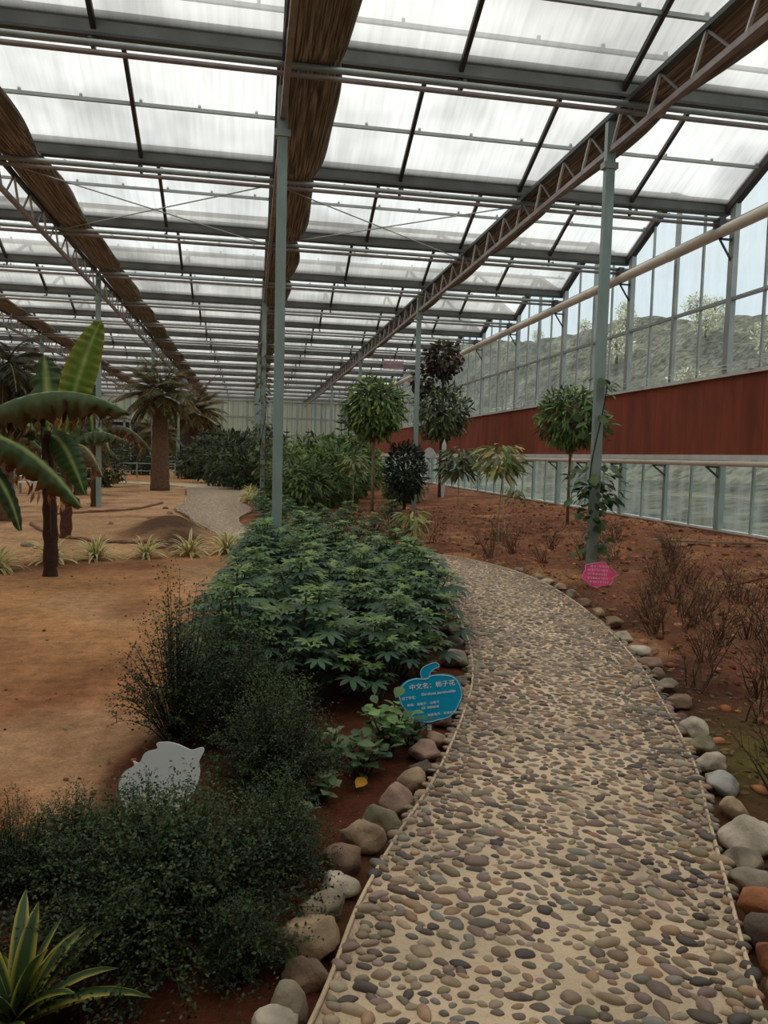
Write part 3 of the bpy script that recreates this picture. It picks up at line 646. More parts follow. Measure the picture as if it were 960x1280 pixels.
GV=[leafy(21,.32,.16,9,OVW,.085,((86,120,70),(70,100,64),(100,132,78))),leafy(22,.22,.15,7,OVW,.075,((74,98,66),(60,88,62))),leafy(23,.12,.10,5,OVW,.06,((84,104,72),(104,120,92)))]
for x,y,v,s,lab in [(.72,3.75,0,1.0,'glossy green leafy plant at the lower left of the blue apple sign'),(.56,3.55,1,1.0,'low green leafy plant left of the blue apple sign plant'),(.88,3.92,1,.8,'small leafy plant at the foot of the blue apple sign'),
    (.32,3.3,2,1.1,'tiny seedling on the dark soil between stones and fine shrub'),(.42,3.75,2,1.2,'tiny pale leafed seedling under the palmate shrubs'),(.2,3.05,2,.9,'tiny seedling nearest the dark foreground shrub'),
    (1.25,5.6,1,1.1,'low leafy plant beside the grey border stone'),(1.45,6.2,0,1.0,'leafy plant against the left path edge stones'),(1.6,6.9,0,1.1,'taller leafy plant at the left path edge further back'),(1.2,5.1,2,1.3,'sparse grey leafed plant behind the blue apple sign')]:
    plant('leafy_plant',GV[v],(x,y,gz(x,y)),lab,'plant','small leafy plants by the path',s=s)
V1=leaves(OVW,[(.5,3.35,gz(.5,3.35)+.035)],[(.5,.6,.25)],[(0,-.6,1)],[.09],[lin((206,150,44))],0)
o=link('fallen_leaf',joinm('fallen_leaf',[V1])); tag(o,'single yellow leaf lying on the dark soil','leaf')

# variegated strap-leaved plants
def straps(seed,n,ln,w,cs_mid,cs_edge,arch=.9,cream=0):
    rr=random.Random(seed); V=[];Fa=[];cc=[];nn=0
    for i in range(n):
        a=i*2.4+rr.uniform(-.3,.3); el=1.35-1.05*(i/n)+rr.uniform(-.1,.1); L=ln*rr.uniform(.75,1.1); ww=w*rr.uniform(.8,1.15)
        p=np.array([0,0,.02]); d=np.array([math.cos(a)*math.cos(el),math.sin(a)*math.cos(el),math.sin(el)]); sd=np.array([-math.sin(a),math.cos(a),0]); ns=7
        for k in range(ns+1):
            t=k/ns; wk=ww*(math.sin(PI*min(1,.18+t*.82))**.7)+.0008; up=np.cross(sd,d)
            V+=[p-sd*wk+up*wk*.3,p-sd*wk*.45+up*wk*.05,p,p+sd*wk*.45+up*wk*.05,p+sd*wk+up*wk*.3]
            cm=np.array(lin(cs_mid))*rr.uniform(.9,1.1); ce=np.array(lin(cs_edge)); cc+=[ce,cm*(1-cream)+ce*cream,cm,cm*(1-cream)+ce*cream,ce]
            p=p+d*L/ns; d=d+np.array([0,0,-arch*(.12+.25*t)]); d/=np.linalg.norm(d)
        for k in range(ns):
            o=nn+k*5
            for j in range(4): Fa.append((o+j,o+j+1,o+j+6,o+j+5))
        nn+=(ns+1)*5
    return fastmesh('leaf_rosette',np.array(V),np.array(Fa),np.clip(np.array(cc),0,1),M_leaf,True)
SV=[straps(31+k,46,.44,.019,(96,118,70),(240,226,160),1.25,.6) for k in range(2)]
for i,(x,y) in enumerate([(-3.05,10.0),(-2.62,10.85),(-2.1,11.1),(-1.45,11.3),(-.86,11.55),(-.33,11.85)]):
    lab=['variegated strap-leaved tuft at the far left of the row, cut by the picture edge','variegated tuft just behind the dark banana stem','variegated tuft right of the two banana stems','small variegated tuft third from the right of the row','bright variegated tuft second from the right of the row','bright variegated tuft at the right end of the row beside the shrubs'][i]
    o=empty('variegated_tuft',(x,y,gz(x,y)),i*1.1,lab,'plant','row of variegated strap-leaved tufts'); link('leaf_rosette',SV[i%2],o); o.scale=(1.1,1.1,1.0) if i!=3 else (.95,.95,.9)
o=empty('variegated_tuft',(-.60,2.06,gz(-.6,2.06)),.4,'large yellow edged strap-leaved plant at the lower left corner','plant'); link('leaf_rosette',straps(41,22,.36,.026,(58,82,44),(200,190,84),.75),o)
SG=straps(44,26,.26,.016,(70,98,60),(104,128,80))
for i in range(9):
    x=-1.0+.45*(i%3)+R0.uniform(-.1,.1); y=24+1.4*i; x=float(np.interp(y,SR[100:,1][:100],SR[100:,0][:100]))+.35 if 0 else -.0+.12*(i%2)
    o=empty('low_hedge_plant',(x,y,0),i,f'low striped hedge plant beside the far path, {ORD[i]} going back','plant','low hedge along the far path'); link('leaf_rosette',SV[i%2],o); o.scale=(1.1,1.1,1.0)

# crowns
def crown(seed,rad,nl,leaf,ls,cs,zc,trunk=None,droop=.5,shell=.55,lift=0,tr=.03,trc=BR,multi=1,g=1.0):
    rr=np.random.default_rng(seed); d=rr.normal(0,1,(nl,3)); d/=np.linalg.norm(d,axis=1)[:,None]; q=(shell+(1-shell)*rr.random(nl)**.7)
    lump=np.array([1+.22*noise.noise(Vector(v*2.2)+Vector((seed*1.7,0,0))) for v in d]); P=d*np.array(rad)*q[:,None]*lump[:,None]+np.array([0,0,zc])
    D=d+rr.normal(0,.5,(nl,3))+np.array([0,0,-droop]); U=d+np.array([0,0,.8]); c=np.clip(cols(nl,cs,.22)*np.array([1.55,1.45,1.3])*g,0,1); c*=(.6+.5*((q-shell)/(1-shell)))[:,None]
    f=joinm('foliage',[leaves(leaf,P,D,U,ls*rr.uniform(.7,1.25,nl),c,.35)])
    st=MB(); r=random.Random(seed)
    for m in range(multi):
        bx=r.uniform(-.12,.12)*(multi>1); by=r.uniform(-.1,.1)*(multi>1)
        pts=[(bx,by,-.1),(bx*.8+r.uniform(-.02,.02),by,zc*.4),(bx*.3,by*.3,zc*.8),(0,0,zc)]; st.tube(pts,[tr*1.15,tr,tr*.9,tr*.6],8,col=trc)
    for k in range(9):
        dd=Vector(d[k])*1; e=(dd.x*rad[0]*.75,dd.y*rad[1]*.75,zc+dd.z*rad[2]*.7); st.tube([(0,0,zc*.88),(e[0]*.5,e[1]*.5,(zc*.9+e[2])/2),e],[tr*.5,tr*.35,.004],5,col=trc)
    return f,st.build('trunk',M_bark,mesh_only=True,smooth=True)
FT=('foliage','trunk')
GRN=((66,88,48),(52,76,44),(84,106,58),(44,64,42))
def tree(name,me,x,y,label,cat='tree',group=None,s=1): return plant(name,me,(x,y,gz(x,y)),label,cat,group,s=s,names=FT)
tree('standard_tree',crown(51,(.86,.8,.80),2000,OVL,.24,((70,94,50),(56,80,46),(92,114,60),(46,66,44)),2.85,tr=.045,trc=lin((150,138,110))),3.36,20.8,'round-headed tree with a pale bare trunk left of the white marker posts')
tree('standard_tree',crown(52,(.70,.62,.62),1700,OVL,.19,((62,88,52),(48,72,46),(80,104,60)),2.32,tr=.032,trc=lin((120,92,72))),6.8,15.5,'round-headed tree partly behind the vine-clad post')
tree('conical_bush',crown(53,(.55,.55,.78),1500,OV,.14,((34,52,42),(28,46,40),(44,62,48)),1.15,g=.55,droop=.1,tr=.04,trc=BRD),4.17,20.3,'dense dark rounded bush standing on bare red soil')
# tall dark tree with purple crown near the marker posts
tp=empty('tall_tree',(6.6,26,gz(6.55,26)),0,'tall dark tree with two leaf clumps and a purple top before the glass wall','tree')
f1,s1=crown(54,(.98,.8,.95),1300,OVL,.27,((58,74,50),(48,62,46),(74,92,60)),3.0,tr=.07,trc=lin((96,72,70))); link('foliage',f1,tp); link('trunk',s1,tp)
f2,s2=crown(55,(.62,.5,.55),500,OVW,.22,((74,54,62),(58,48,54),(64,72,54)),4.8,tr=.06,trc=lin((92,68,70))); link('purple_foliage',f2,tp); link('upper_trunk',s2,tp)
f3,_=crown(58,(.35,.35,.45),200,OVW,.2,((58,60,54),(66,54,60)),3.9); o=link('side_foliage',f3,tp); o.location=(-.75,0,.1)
def umb_tree(seed,zc,rad,nl,cs,stems):
    rr=random.Random(seed);P=[];D=[];U=[];S=[];st=MB()
    for b,t in stems:
        st.tube([b,((b[0]+t[0])/2+.03,(b[1]+t[1])/2,(b[2]+t[2])/2),t],[.014,.012,.008],6,col=lin((170,150,120)))
    for k in range(nl):
        a=k*2.4; q=math.sqrt(rr.random()); z=zc+rad*.5*rr.uniform(-.9,1); p=(math.cos(a)*rad*.55*q,math.sin(a)*rad*.55*q,z)
        P.append(p);D.append((math.cos(a),math.sin(a),rr.uniform(-.75,.35)));U.append((0,0,1));S.append(rr.uniform(.16,.30)*rad/.45)
    return joinm('foliage',[leaves(OVL,P,D,U,S,cols(nl,cs,.2),.25)]),st.build('trunk',M_bark,mesh_only=True)
YG=((108,122,70),(88,108,62),(128,136,82),(142,128,84))
tree('young_tree',umb_tree(61,1.5,.50,170,YG,[((.0,-.05,-.1),(-.05,0,1.4)),((-.22,.15,-.1),(-.02,0,1.3))]),4.16,12.3,'slender young tree with long yellow green drooping leaves on thin pale stems')
tree('young_tree',umb_tree(62,1.45,.62,200,((74,84,58),(60,72,54),(92,100,70)),[((0,0,-.1),(0,0,1.4))]),4.75,17.0,'thin dull green sapling left of the yellow green young tree')
tree('young_tree',umb_tree(63,1.5,.5,110,((112,120,76),(88,100,64)),[((0,0,-.1),(0,0,1.5))]),2.6,19.2,'pale twiggy sapling in front of the round-headed tree',s=.9)
tree('young_tree',umb_tree(64,.75,.42,60,YG,[((0,0,-.05),(0,0,.75)),((.05,0,-.05),(-.1,.05,.6))]),2.35,10.75,'small palmate sapling at the bend of the path',s=.85)
tree('young_tree',umb_tree(65,1.0,.5,60,((96,104,60),(110,108,70)),[((0,0,-.05),(0,0,1.0))]),5.4,15.0,'short leafy sapling between the conical bush and the vine-clad post',s=.7)

# mass of mid-distance bushes
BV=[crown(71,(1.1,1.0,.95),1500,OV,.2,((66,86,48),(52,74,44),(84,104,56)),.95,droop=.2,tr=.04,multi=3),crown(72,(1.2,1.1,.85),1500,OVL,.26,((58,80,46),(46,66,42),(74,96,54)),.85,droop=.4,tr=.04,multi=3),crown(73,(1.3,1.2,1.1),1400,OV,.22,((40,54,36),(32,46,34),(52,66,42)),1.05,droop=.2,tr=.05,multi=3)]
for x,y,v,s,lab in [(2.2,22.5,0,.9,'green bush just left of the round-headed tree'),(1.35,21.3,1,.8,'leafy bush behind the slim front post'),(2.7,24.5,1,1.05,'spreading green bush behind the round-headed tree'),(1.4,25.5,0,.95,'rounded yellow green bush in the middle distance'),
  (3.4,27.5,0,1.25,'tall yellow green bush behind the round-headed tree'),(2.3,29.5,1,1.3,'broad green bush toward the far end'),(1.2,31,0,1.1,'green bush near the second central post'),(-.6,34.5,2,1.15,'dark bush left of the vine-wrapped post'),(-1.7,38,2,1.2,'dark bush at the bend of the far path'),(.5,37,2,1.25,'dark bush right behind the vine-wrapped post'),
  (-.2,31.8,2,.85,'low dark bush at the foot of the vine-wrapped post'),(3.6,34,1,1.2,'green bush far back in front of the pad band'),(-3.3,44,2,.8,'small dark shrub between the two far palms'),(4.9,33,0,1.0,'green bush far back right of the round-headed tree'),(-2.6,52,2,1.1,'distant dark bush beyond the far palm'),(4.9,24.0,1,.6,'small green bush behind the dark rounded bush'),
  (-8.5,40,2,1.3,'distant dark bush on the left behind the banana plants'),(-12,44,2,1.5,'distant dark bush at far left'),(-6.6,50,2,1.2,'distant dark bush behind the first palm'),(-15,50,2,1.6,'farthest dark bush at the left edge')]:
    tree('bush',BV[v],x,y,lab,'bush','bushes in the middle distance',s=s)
tree('bush',BV[2],-6.0,33,'dark bush behind the low browning palm on the left','bush','bushes in the middle distance',s=.8)

# conifers
def conifer(seed,h):
    st=MB();P=[];D=[];U=[];S=[];rr=random.Random(seed); st.tube([(0,0,-.1),(0,0,h)],[.04,.008],6,col=BRD)
    z=h*.25
    while z<h*.98:
        L=(h-z)*.32+.06
        for k in range(6):
            a=k*PI/3+z*3; e=(math.cos(a)*L,math.sin(a)*L,z+.08)
            st.tube([(0,0,z),e],[.01,.004],4,col=BRD)
            for m in range(12):
                s=.2+.8*m/11
                for sg in(-1,1): P.append((e[0]*s,e[1]*s,z+.08*s)); aa=a+sg*.9; D.append((math.cos(aa),math.sin(aa),.15));U.append((0,0,1));S.append(.12*(1.1-s*.5))
        z+=.24
    return joinm('foliage',[leaves(small(.13),P,D,U,S,cols(len(P),((44,66,54),(36,56,48))),.2)]),st.build('trunk',M_bark,mesh_only=True)
CV=conifer(3,2.9)
for x,y,s,lab in[(1.7,36,.95,'small layered conifer just right of the slim front post'),(3.9,33,1.2,'taller layered conifer left of the round-headed tree'),(3.0,40,1.0,'distant layered conifer near the end wall')]: tree('layered_conifer',CV,x,y,lab,'conifer','layered conifers',s=s)

# ------------------------------------------------------------------ banana plants
def blade(ctrl,W,droop=.5,up=(0,0,1),green=(74,104,46),edge=(120,124,50),brown=0,ns=44,tear=0,seed=0,side_bias=0):
    rr=random.Random(seed); P0,P1,P2=[np.array(c,float) for c in ctrl]; V=[];Fa=[];cc=[]; nc=5; prevu=None
    for i in range(ns+1):
        t=i/ns; p=P0*(1-t)**2+P1*2*t*(1-t)+P2*t*t; d=2*(1-t)*(P1-P0)+2*t*(P2-P1); d/=np.linalg.norm(d)
        s=np.cross(d,np.array(up,float)); s/=np.linalg.norm(s)+1e-9; u=np.cross(s,d)
        wk=W*(math.sin(PI*min(1,max(0,.06+t*.93)))**.55); nt_=[1-(.34*rr.random()+.08)*(tear and i%4==3) for _ in (0,1)]
        for j in range(-nc,nc+1):
            q=j/nc; a=droop*abs(q)+ (side_bias*q)+ (.22*math.sin(i*.8+seed*2+q)*abs(q) if tear else 0); kq=nt_[q>0] if abs(q)>.75 else 1; rip=.03*math.sin(i*1.9+seed)*abs(q)+ (tear*rr.uniform(-.05,.05)*abs(q)*(i%3==0))
            pt=p+s*q*kq*wk*math.cos(a)-u*abs(q)*kq*wk*math.sin(a)+u*rip
            V.append(pt); e=abs(q)**3; c=np.array(lin(green))*(1-e)+np.array(lin(edge))*e
            if i%3==0: c=c*.82
            if j==0: c=np.array(lin((150,165,96)))
            if brown and abs(q)>.6: c=c*.35+np.array(lin((112,72,46)))*.65*brown
            cc.append(c)
    m=2*nc+1
    for i in range(ns):
        for j in range(m-1): a=i*m+j; Fa.append((a,a+1,a+m+1,a+m))
    return np.array(V),np.array(Fa),np.clip(np.array(cc),0,1)
def stem_mesh(pts,rad,c1,c2):
    mb=MB(); k=18; P=[];Rr=[]
    pts=[np.array(p,float) for p in pts]
    for i in range(k+1):
        t=i/k; p=pts[0]*(1-t)**2+pts[1]*2*t*(1-t)+pts[2]*t*t; P.append(tuple(p)); Rr.append((rad[0]*(1-t)+rad[1]*t)*(1+.10*math.sin(i*2.3)))
    mb.tube(P,Rr,12,col=c1); 
    for a in range(5):
        an=a*1.25; q=[(p[0]+math.cos(an)*r*.95,p[1]+math.sin(an)*r*.95,p[2]) for p,r in zip(P,Rr)][2+a:12+a]
        mb.tube(q,[.004]+[.014]*(len(q)-2)+[.003],5,col=c2)
    return mb
def banana(x,y,label,st,lvs,c1=(64,42,32),c2=(96,66,48)):
    o=empty('banana_plant',(x,y,gz(x,y)),0,label,'banana plant'); stem_mesh(*st,lin(c1),lin(c2)).build('pseudostem',M_bark,o,True)
    for k in lvs: 
        a=blade(**k); link('leaf',joinm('leaf',[a]),o)
        o.children[-1].data.shade_smooth()
        if k.get('brown'):
            V=a[0].reshape(-1,11,3); E_=V[6:-3,[0,10]].reshape(-1,3); kk=len(E_); dd=NR.normal(0,.35,(kk,3)); dd[:,2]=-1
            link('withered_edge',joinm('withered',[leaves(small(.12),E_,dd,NR.normal(0,1,(kk,3)),NR.uniform(.06,.2,kk),cols(kk,((118,84,54),(96,62,40),(140,108,70)),.3),.3)]),o.children[-1])
    return o
banana(-2.36,9.7,'nearest banana plant with dark brown stem and big half withered leaves at the left',(((0,0,-.1),(.02,0,.8),(-.04,0,1.75)),(.088,.06)),[
 dict(ctrl=((-.9,-.3,.30+1.42),(.1,-.3,2.55),(.96,-.2,1.98)),W=.36,droop=1.25,green=(62,88,44),edge=(128,112,54),seed=1,brown=.5,tear=1),
 dict(ctrl=((.16,.1,1.75),(.30,.1,2.5),(.56,.15,3.1)),W=.20,droop=.25,up=(.25,-1,.1),green=(104,132,48),edge=(150,150,54),seed=2),
 dict(ctrl=((-.1,.5,1.7),(-.22,.8,2.3),(-.26,.85,2.74)),W=.34,droop=.75,up=(.1,-1,0),green=(66,92,50),edge=(54,74,44),seed=3,tear=1),
 dict(ctrl=((-.75,-.5,1.72),(-.1,-.6,1.75),(.52,-.75,.90)),W=.30,droop=1.15,up=(.3,-.5,1),green=(58,84,40),edge=(120,84,44),seed=4,brown=.8,tear=1),
 dict(ctrl=((0,0,1.7),(.2,-.2,1.75),(.44,-.2,1.02)),W=.20,droop=.6,up=(.2,-1,.4),green=(56,86,40),edge=(70,92,44),seed=5),
 dict(ctrl=((-.9,-.5,1.5),(-.35,-.6,1.45),(-.14,-.7,.62)),W=.17,droop=.8,up=(.3,-.8,.4),green=(50,76,48),edge=(70,84,44),seed=6),
 dict(ctrl=((-.1,0,1.7),(-.5,.1,2.1),(-1.0,.1,1.9)),W=.28,droop=.7,up=(0,-.5,1),green=(60,90,50),edge=(76,96,48),seed=7,tear=1)])
banana(-3.13,13.9,'second banana plant with a reddish stem behind the nearest one',(((0,0,-.1),(.03,0,.7),(-.02,0,1.6)),(.10,.08)),[
 dict(ctrl=((0,0,1.5),(.4,0,2.1),(1.0,0,1.7)),W=.28,droop=.9,green=(58,80,44),edge=(90,90,44),seed=8,tear=1),
 dict(ctrl=((0,0,1.5),(-.4,0,2.3),(-1.1,0,1.9)),W=.3,droop=.8,green=(54,78,46),edge=(80,88,44),seed=9,tear=1),
 dict(ctrl=((0,0,1.5),(.1,.2,2.6),(.3,.4,3.0)),W=.26,droop=.4,up=(0,-1,.1),green=(62,86,48),edge=(90,98,44),seed=10),
 dict(ctrl=((0,0,1.5),(.4,-.4,1.9),(.75,-.7,1.1)),W=.22,droop=1.0,green=(92,74,48),edge=(110,76,50),seed=11,brown=1)],(86,50,38),(110,70,50))
banana(-4.1,21.5,'third banana plant with drooping withered leaves further back',(((0,0,-.1),(0,0,.9),(0,0,1.9)),(.10,.08)),[
 dict(ctrl=((0,0,1.8),(.7,0,2.7),(1.5,0,1.5)),W=.3,droop=1.1,green=(70,76,48),edge=(120,86,58),seed=12,brown=.9,tear=1),
 dict(ctrl=((0,0,1.8),(-.6,0,2.7),(-1.3,0,2.0)),W=.34,droop=.9,green=(54,76,44),edge=(90,84,50),seed=13,tear=1),
 dict(ctrl=((0,0,1.8),(.2,-.6,2.5),(.6,-1.2,1.5)),W=.3,droop=1.0,green=(66,74,48),edge=(120,86,58),seed=14,brown=1),
 dict(ctrl=((0,0,1.8),(-.2,.2,2.9),(-.1,.3,3.3)),W=.3,droop=.4,up=(0,-1,.1),green=(54,80,48),edge=(70,88,44),seed=15)],(84,58,44),(100,72,54))
banana(-6.3,19,'fourth banana plant near the left picture edge',(((0,0,-.1),(0,0,.9),(0,0,1.9)),(.11,.08)),[
 dict(ctrl=((0,0,1.8),(.7,0,2.9),(1.6,0,2.4)),W=.36,droop=1.0,green=(54,76,46),edge=(80,86,50),seed=16,tear=1),
 dict(ctrl=((0,0,1.8),(-.6,0,2.9),(-1.4,0,2.2)),W=.36,droop=.9,green=(54,76,44),edge=(90,84,50),seed=17,tear=1),
 dict(ctrl=((0,0,1.8),(.2,.1,2.9),(.5,.1,3.6)),W=.34,droop=.5,up=(0,-1,.1),green=(50,72,46),edge=(70,84,44),seed=18)],(70,50,40),(100,72,54))

# ------------------------------------------------------------------ palms
def palm(x,y,h,tr,nf,fl,label,cs=((72,80,50),(62,66,44),(112,94,66),(96,78,56)),seed=0,dr=1.0,lw=.03):
    rr=random.Random(seed); o=empty('feather_palm',(x,y,gz(x,y)),0,label,'palm tree'); mb=MB()
    k=16; mb.tube([(0,0,-.1+ (h+.1)*i/k) for i in range(k+1)],[tr*(1.2-.35*i/k)*(1+.08*(i%2)) for i in range(k+1)],12,col=lin((104,78,60))); mb.build('trunk',M_bark,o,True)
    P=[];D=[];U=[];S=[];st=MB()
    for i in range(nf):
        a=i*2.4; el=1.35-1.75*(i/nf); L=fl*rr.uniform(.8,1.1); p=Vector((0,0,h)); d=Vector((math.cos(a)*math.cos(el),math.sin(a)*math.cos(el),math.sin(el))); pts=[p.copy()]
        for q in range(14):
            p=p+d*L/14; d=(d+Vector((0,0,-.11*dr))).normalized(); pts.append(p.copy())
            if q>1:
                sd=d.cross(Vector((0,0,1))); sd=sd.normalized() if sd.length>.01 else Vector((1,0,0))
                for hh in range(3):
                    for sg in(-1,1): P.append((p-d*L/14*hh/3)[:]); D.append((d*.7+sd*sg+Vector((0,0,-.45)))[:]); U.append((0,0,1)); S.append(L*.26*math.sin(PI*min(1,(q+2)/15.5)))
        st.tube(pts[::2],[.02]+[.012]*(len(pts[::2])-1),4,col=lin((110,104,64)))
    link('frond_leaflets',joinm('fronds',[leaves(small(.055),P,D,U,S,cols(len(P),cs,.25),.25)]),o); st.build('frond_rib',M_bark,o)
    return o
palm(-3.42,30.7,3.6,.30,34,2.0,'feather palm with a thick trunk standing at the bend of the far path',seed=1)
palm(-3.25,46,3.7,.33,34,2.5,'more distant feather palm right of the thick-trunked one',seed=2)
palm(-5.0,17,3.0,.14,26,1.5,'dark feather palm behind the banana leaves at the left edge',cs=((52,52,38),(62,54,42),(44,50,38)),seed=3,dr=1.5)
palm(-9.2,30,3.3,.25,30,2.0,'feather palm far left, second one beyond the banana plants',seed=4)
palm(-7.2,38,2.6,.22,28,1.8,'short distant feather palm left of the thick-trunked one',seed=5,cs=((84,72,52),(64,66,46)))
palm(-5.6,27,1.7,.18,26,1.7,'low feather palm with browning fronds behind the third banana plant',cs=((84,78,50),(104,84,58),(60,70,44)),seed=6,dr=1.3)
palm(-4.5,39,2.2,.2,26,1.7,'small browning feather palm left of the most distant one',cs=((104,84,58),(76,76,48)),seed=7,dr=1.3)
banana(-7.6,24,'fifth banana plant with ragged brown leaves far left',(((0,0,-.1),(0,0,.8),(0,0,1.7)),(.11,.08)),[
 dict(ctrl=((0,0,1.6),(.8,0,2.6),(1.7,0,1.3)),W=.36,droop=1.1,green=(66,78,46),edge=(116,88,56),seed=21,brown=.9,tear=1),
 dict(ctrl=((0,0,1.6),(-.6,0,2.6),(-1.4,0,1.7)),W=.36,droop=1.0,green=(56,76,44),edge=(100,84,50),seed=22,brown=.6,tear=1),
 dict(ctrl=((0,0,1.6),(.5,.2,2.8),(.9,.3,3.0)),W=.34,droop=.6,up=(0,-1,.2),green=(54,76,46),edge=(84,88,46),seed=23,tear=1)],(70,50,40),(100,72,54))
f,s=crown(81,(.5,.5,.8),500,OV,.16,((58,50,66),(48,46,54),(66,66,58)),2.9,tr=.04,trc=BRD); tree('purple_leaved_tree',(f,s),-4.9,21.8+.4,'slim tree with dark purple leaves between two banana leaves')

# ------------------------------------------------------------------ vines on posts
def vine(x,y,zs,seed,label,ls=.16,cs=((58,84,50),(46,70,48),(74,98,60)),r=.13):
    rr=random.Random(seed);P=[];D=[];U=[];S=[]; o=empty('climbing_vine',(x,y,gz(x,y)),0,label,'vine'); mb=MB()
    z1=max(b for a,b,c,d in zs); mb.tube([(.085*math.cos(z*2.2),.085*math.sin(z*2.2)-.03,z) for z in np.arange(-.05,z1,.12)],.010,5,col=BRD); mb.build('stem',M_bark,o)
    for (a,b,rad,n_) in zs:
        for k in range(n_):
            z=rr.uniform(a,b); an=rr.uniform(0,2*PI); q=rad*rr.uniform(.3,1); P.append((math.cos(an)*q,math.sin(an)*q,z)); D.append((math.cos(an),math.sin(an),rr.uniform(-.9,.2))); U.append((math.cos(an)*.6,math.sin(an)*.6,1)); S.append(ls*rr.uniform(.6,1.2))
    link('foliage',joinm('foliage',[leaves(OVW,P,D,U,S,cols(len(P),cs,.2),.3)]),o); return o
v=vine(4.65,9.75,[(1.0,1.5,.36,90),(.7,1.1,.24,46),(.35,.8,.16,20),(.2,.5,.26,8),(1.8,2.7,.2,30)],1,'leafy climber on the right-hand front post above the pink sign',.16)
vine(.35,21.3,[(.3,3.6,.16,120),(1.0,2.2,.30,90),(3.4,4.6,.16,40)],2,'climber covering the second central post',.15,((58,76,50),(84,84,54),(66,66,46)))
vine(.35,32.85,[(.3,3.0,.3,120)],3,'climber on the third central post',.2)

# bare twiggy rose shrubs in the right bed
def twig(seed,h,n_):
    rr=random.Random(seed); mb=MB(); P=[];D=[];U=[];S=[]
    for i in range(n_):
        a=rr.uniform(0,6.28); p=Vector((rr.uniform(-.06,.06),rr.uniform(-.06,.06),-.03)); d=Vector((math.cos(a)*rr.uniform(.1,.7),math.sin(a)*rr.uniform(.1,.7),1)).normalized(); L=h*rr.uniform(.5,1.1); pts=[p.copy()]
        for k in range(6):
            p=p+d*L/6; d=(d+Vector((rr.gauss(0,.14),rr.gauss(0,.14),-.02))).normalized(); pts.append(p.copy())
            if k>1:
                for _ in range(2):
                    bd=(d+Vector((rr.gauss(0,.8),rr.gauss(0,.8),rr.gauss(0,.3)))).normalized(); e=p+bd*L*rr.uniform(.12,.3)
                    mb.tube([p,e],[.0025,.001],3,col=lin(rr.choice([(104,74,54),(84,56,44),(120,92,66)])),cap=False)
                    if rr.random()<.45: P.append(e[:]);D.append(bd[:]);U.append((0,0,1));S.append(rr.uniform(.02,.04))
        mb.tube(pts,[.006,.005,.005,.004,.003,.002,.001],4,col=lin(rr.choice([(100,70,52),(84,58,46),(112,84,60),(78,62,42)])),cap=False)
    return mb.build('twigs',M_bark,mesh_only=True),joinm('sparse_leaf',[leaves(OV,P,D,U,S,cols(len(P),((84,70,44),(104,72,50),(78,84,48)),.3),.4)])
TV=[twig(91,.50,12),twig(92,.42,15),twig(93,.62,11),twig(94,.36,16),twig(96,.46,9)]
tw=[]
for y,off in [(3.1,.45),(3.5,.9),(4.0,.55),(4.1,1.2),(4.6,.8),(4.7,.35),(5.1,1.3),(5.3,.6),(5.8,.9),(5.9,1.6),(6.2,.45),(6.7,1.1),(6.8,.6),(7.2,1.7),(7.5,.8),(7.9,.45),(8.2,1.3),(8.6,.75),(9.3,.6),(9.5,1.5),(10.3,1.4),(10.6,.8),(11.4,1.0),(11.8,1.9),(12.6,1.1),(13.0,2.0)]:
    x=float(np.interp(y,SR[:110,1],SR[:110,0])) if y<10.6 else 3.4-(y-10.7)*.95
    tw.append((x+off,y))
tw+=[(3.0,14.2),(3.6,15.3),(2.9,16.5),(3.9,17.3),(3.3,18.4),(5.6,9.3),(6.2,10.4),(5.3,7.6),(5.7,11.6),(6.5,12.7),(2.6,13.6),(4.6,13.6)]
tw+=[(p[0]+.45+.3*(i%2),p[1]+.22) for i,p in enumerate(tw[:24])]
tw=[p for p in tw if not(abs(p[0]/p[1]-4.22/8.62)<.055 and 6.6<p[1]<9.6)]
tw.sort(key=lambda p:p[1])
for i,(x,y) in enumerate(tw):
    nb_=('close to the path stones' if x-float(np.interp(y,SR[:110,1],SR[:110,0]))<.7 else 'further out on the red soil')
    lab=f'bare twiggy rose shrub {nb_}, {ORD[i%30]} from the front' if i<30 else f'bare twiggy shrub around and beyond the pink sign, {ORD[min(i-30,29)]} going back' if i<60 else f'bare twiggy shrub far back on the right bed, {ORD[i-60]} in that stretch'
    plant('twiggy_shrub',TV[i%5],(x,y,gz(x,y)),lab,'shrub','bare twiggy shrubs in the right bed',s=R0.uniform(.85,1.2),names=('twigs','sparse_leaf'))
for x,y,lab in[(3.35,3.35,'low green weed clump by the right path stones'),(3.75,3.75,'dark green leafy clump at the right picture edge')]:
    plant('green_clump',GV[1] ,(x,y,gz(x,y)),lab,'plant',s=1.3)
# thick grass/ground litter on the right bed and clods
def clods(name,npt,fx,size,cs,label,cat):
    pts=[fx() for _ in range(npt)]; pts=np.array([p for p in pts if p is not None]); k=len(pts)
    z=gheight(pts[:,0],pts[:,1]); V0,F0=I1; m=len(V0); s=size[0]+(size[1]-size[0])*NR.random(k)**3
    V=V0[None]*s[:,None,None]*NR.uniform(.6,1.3,(k,1,3))*NR.uniform(.8,1.2,(k,m,1)); V[:,:,2]*=.7
    V+=np.stack([pts[:,0],pts[:,1],z+s*.15],1)[:,None]; Fa=(F0[None]+(np.arange(k)*m)[:,None,None]).reshape(-1,3)
    o=link(name,fastmesh(name,V.reshape(-1,3),Fa,np.repeat(cols(k,cs,.3),m,0),M_soilbits)); return tag(o,label,cat,kind='stuff')
def rb():
    y=R0.uniform(2,22); x=R0.uniform(2,8.6); u_,d_=path_u(x,y)
    return (x,y) if u_[0]>0 and d_[0]>.15 else None
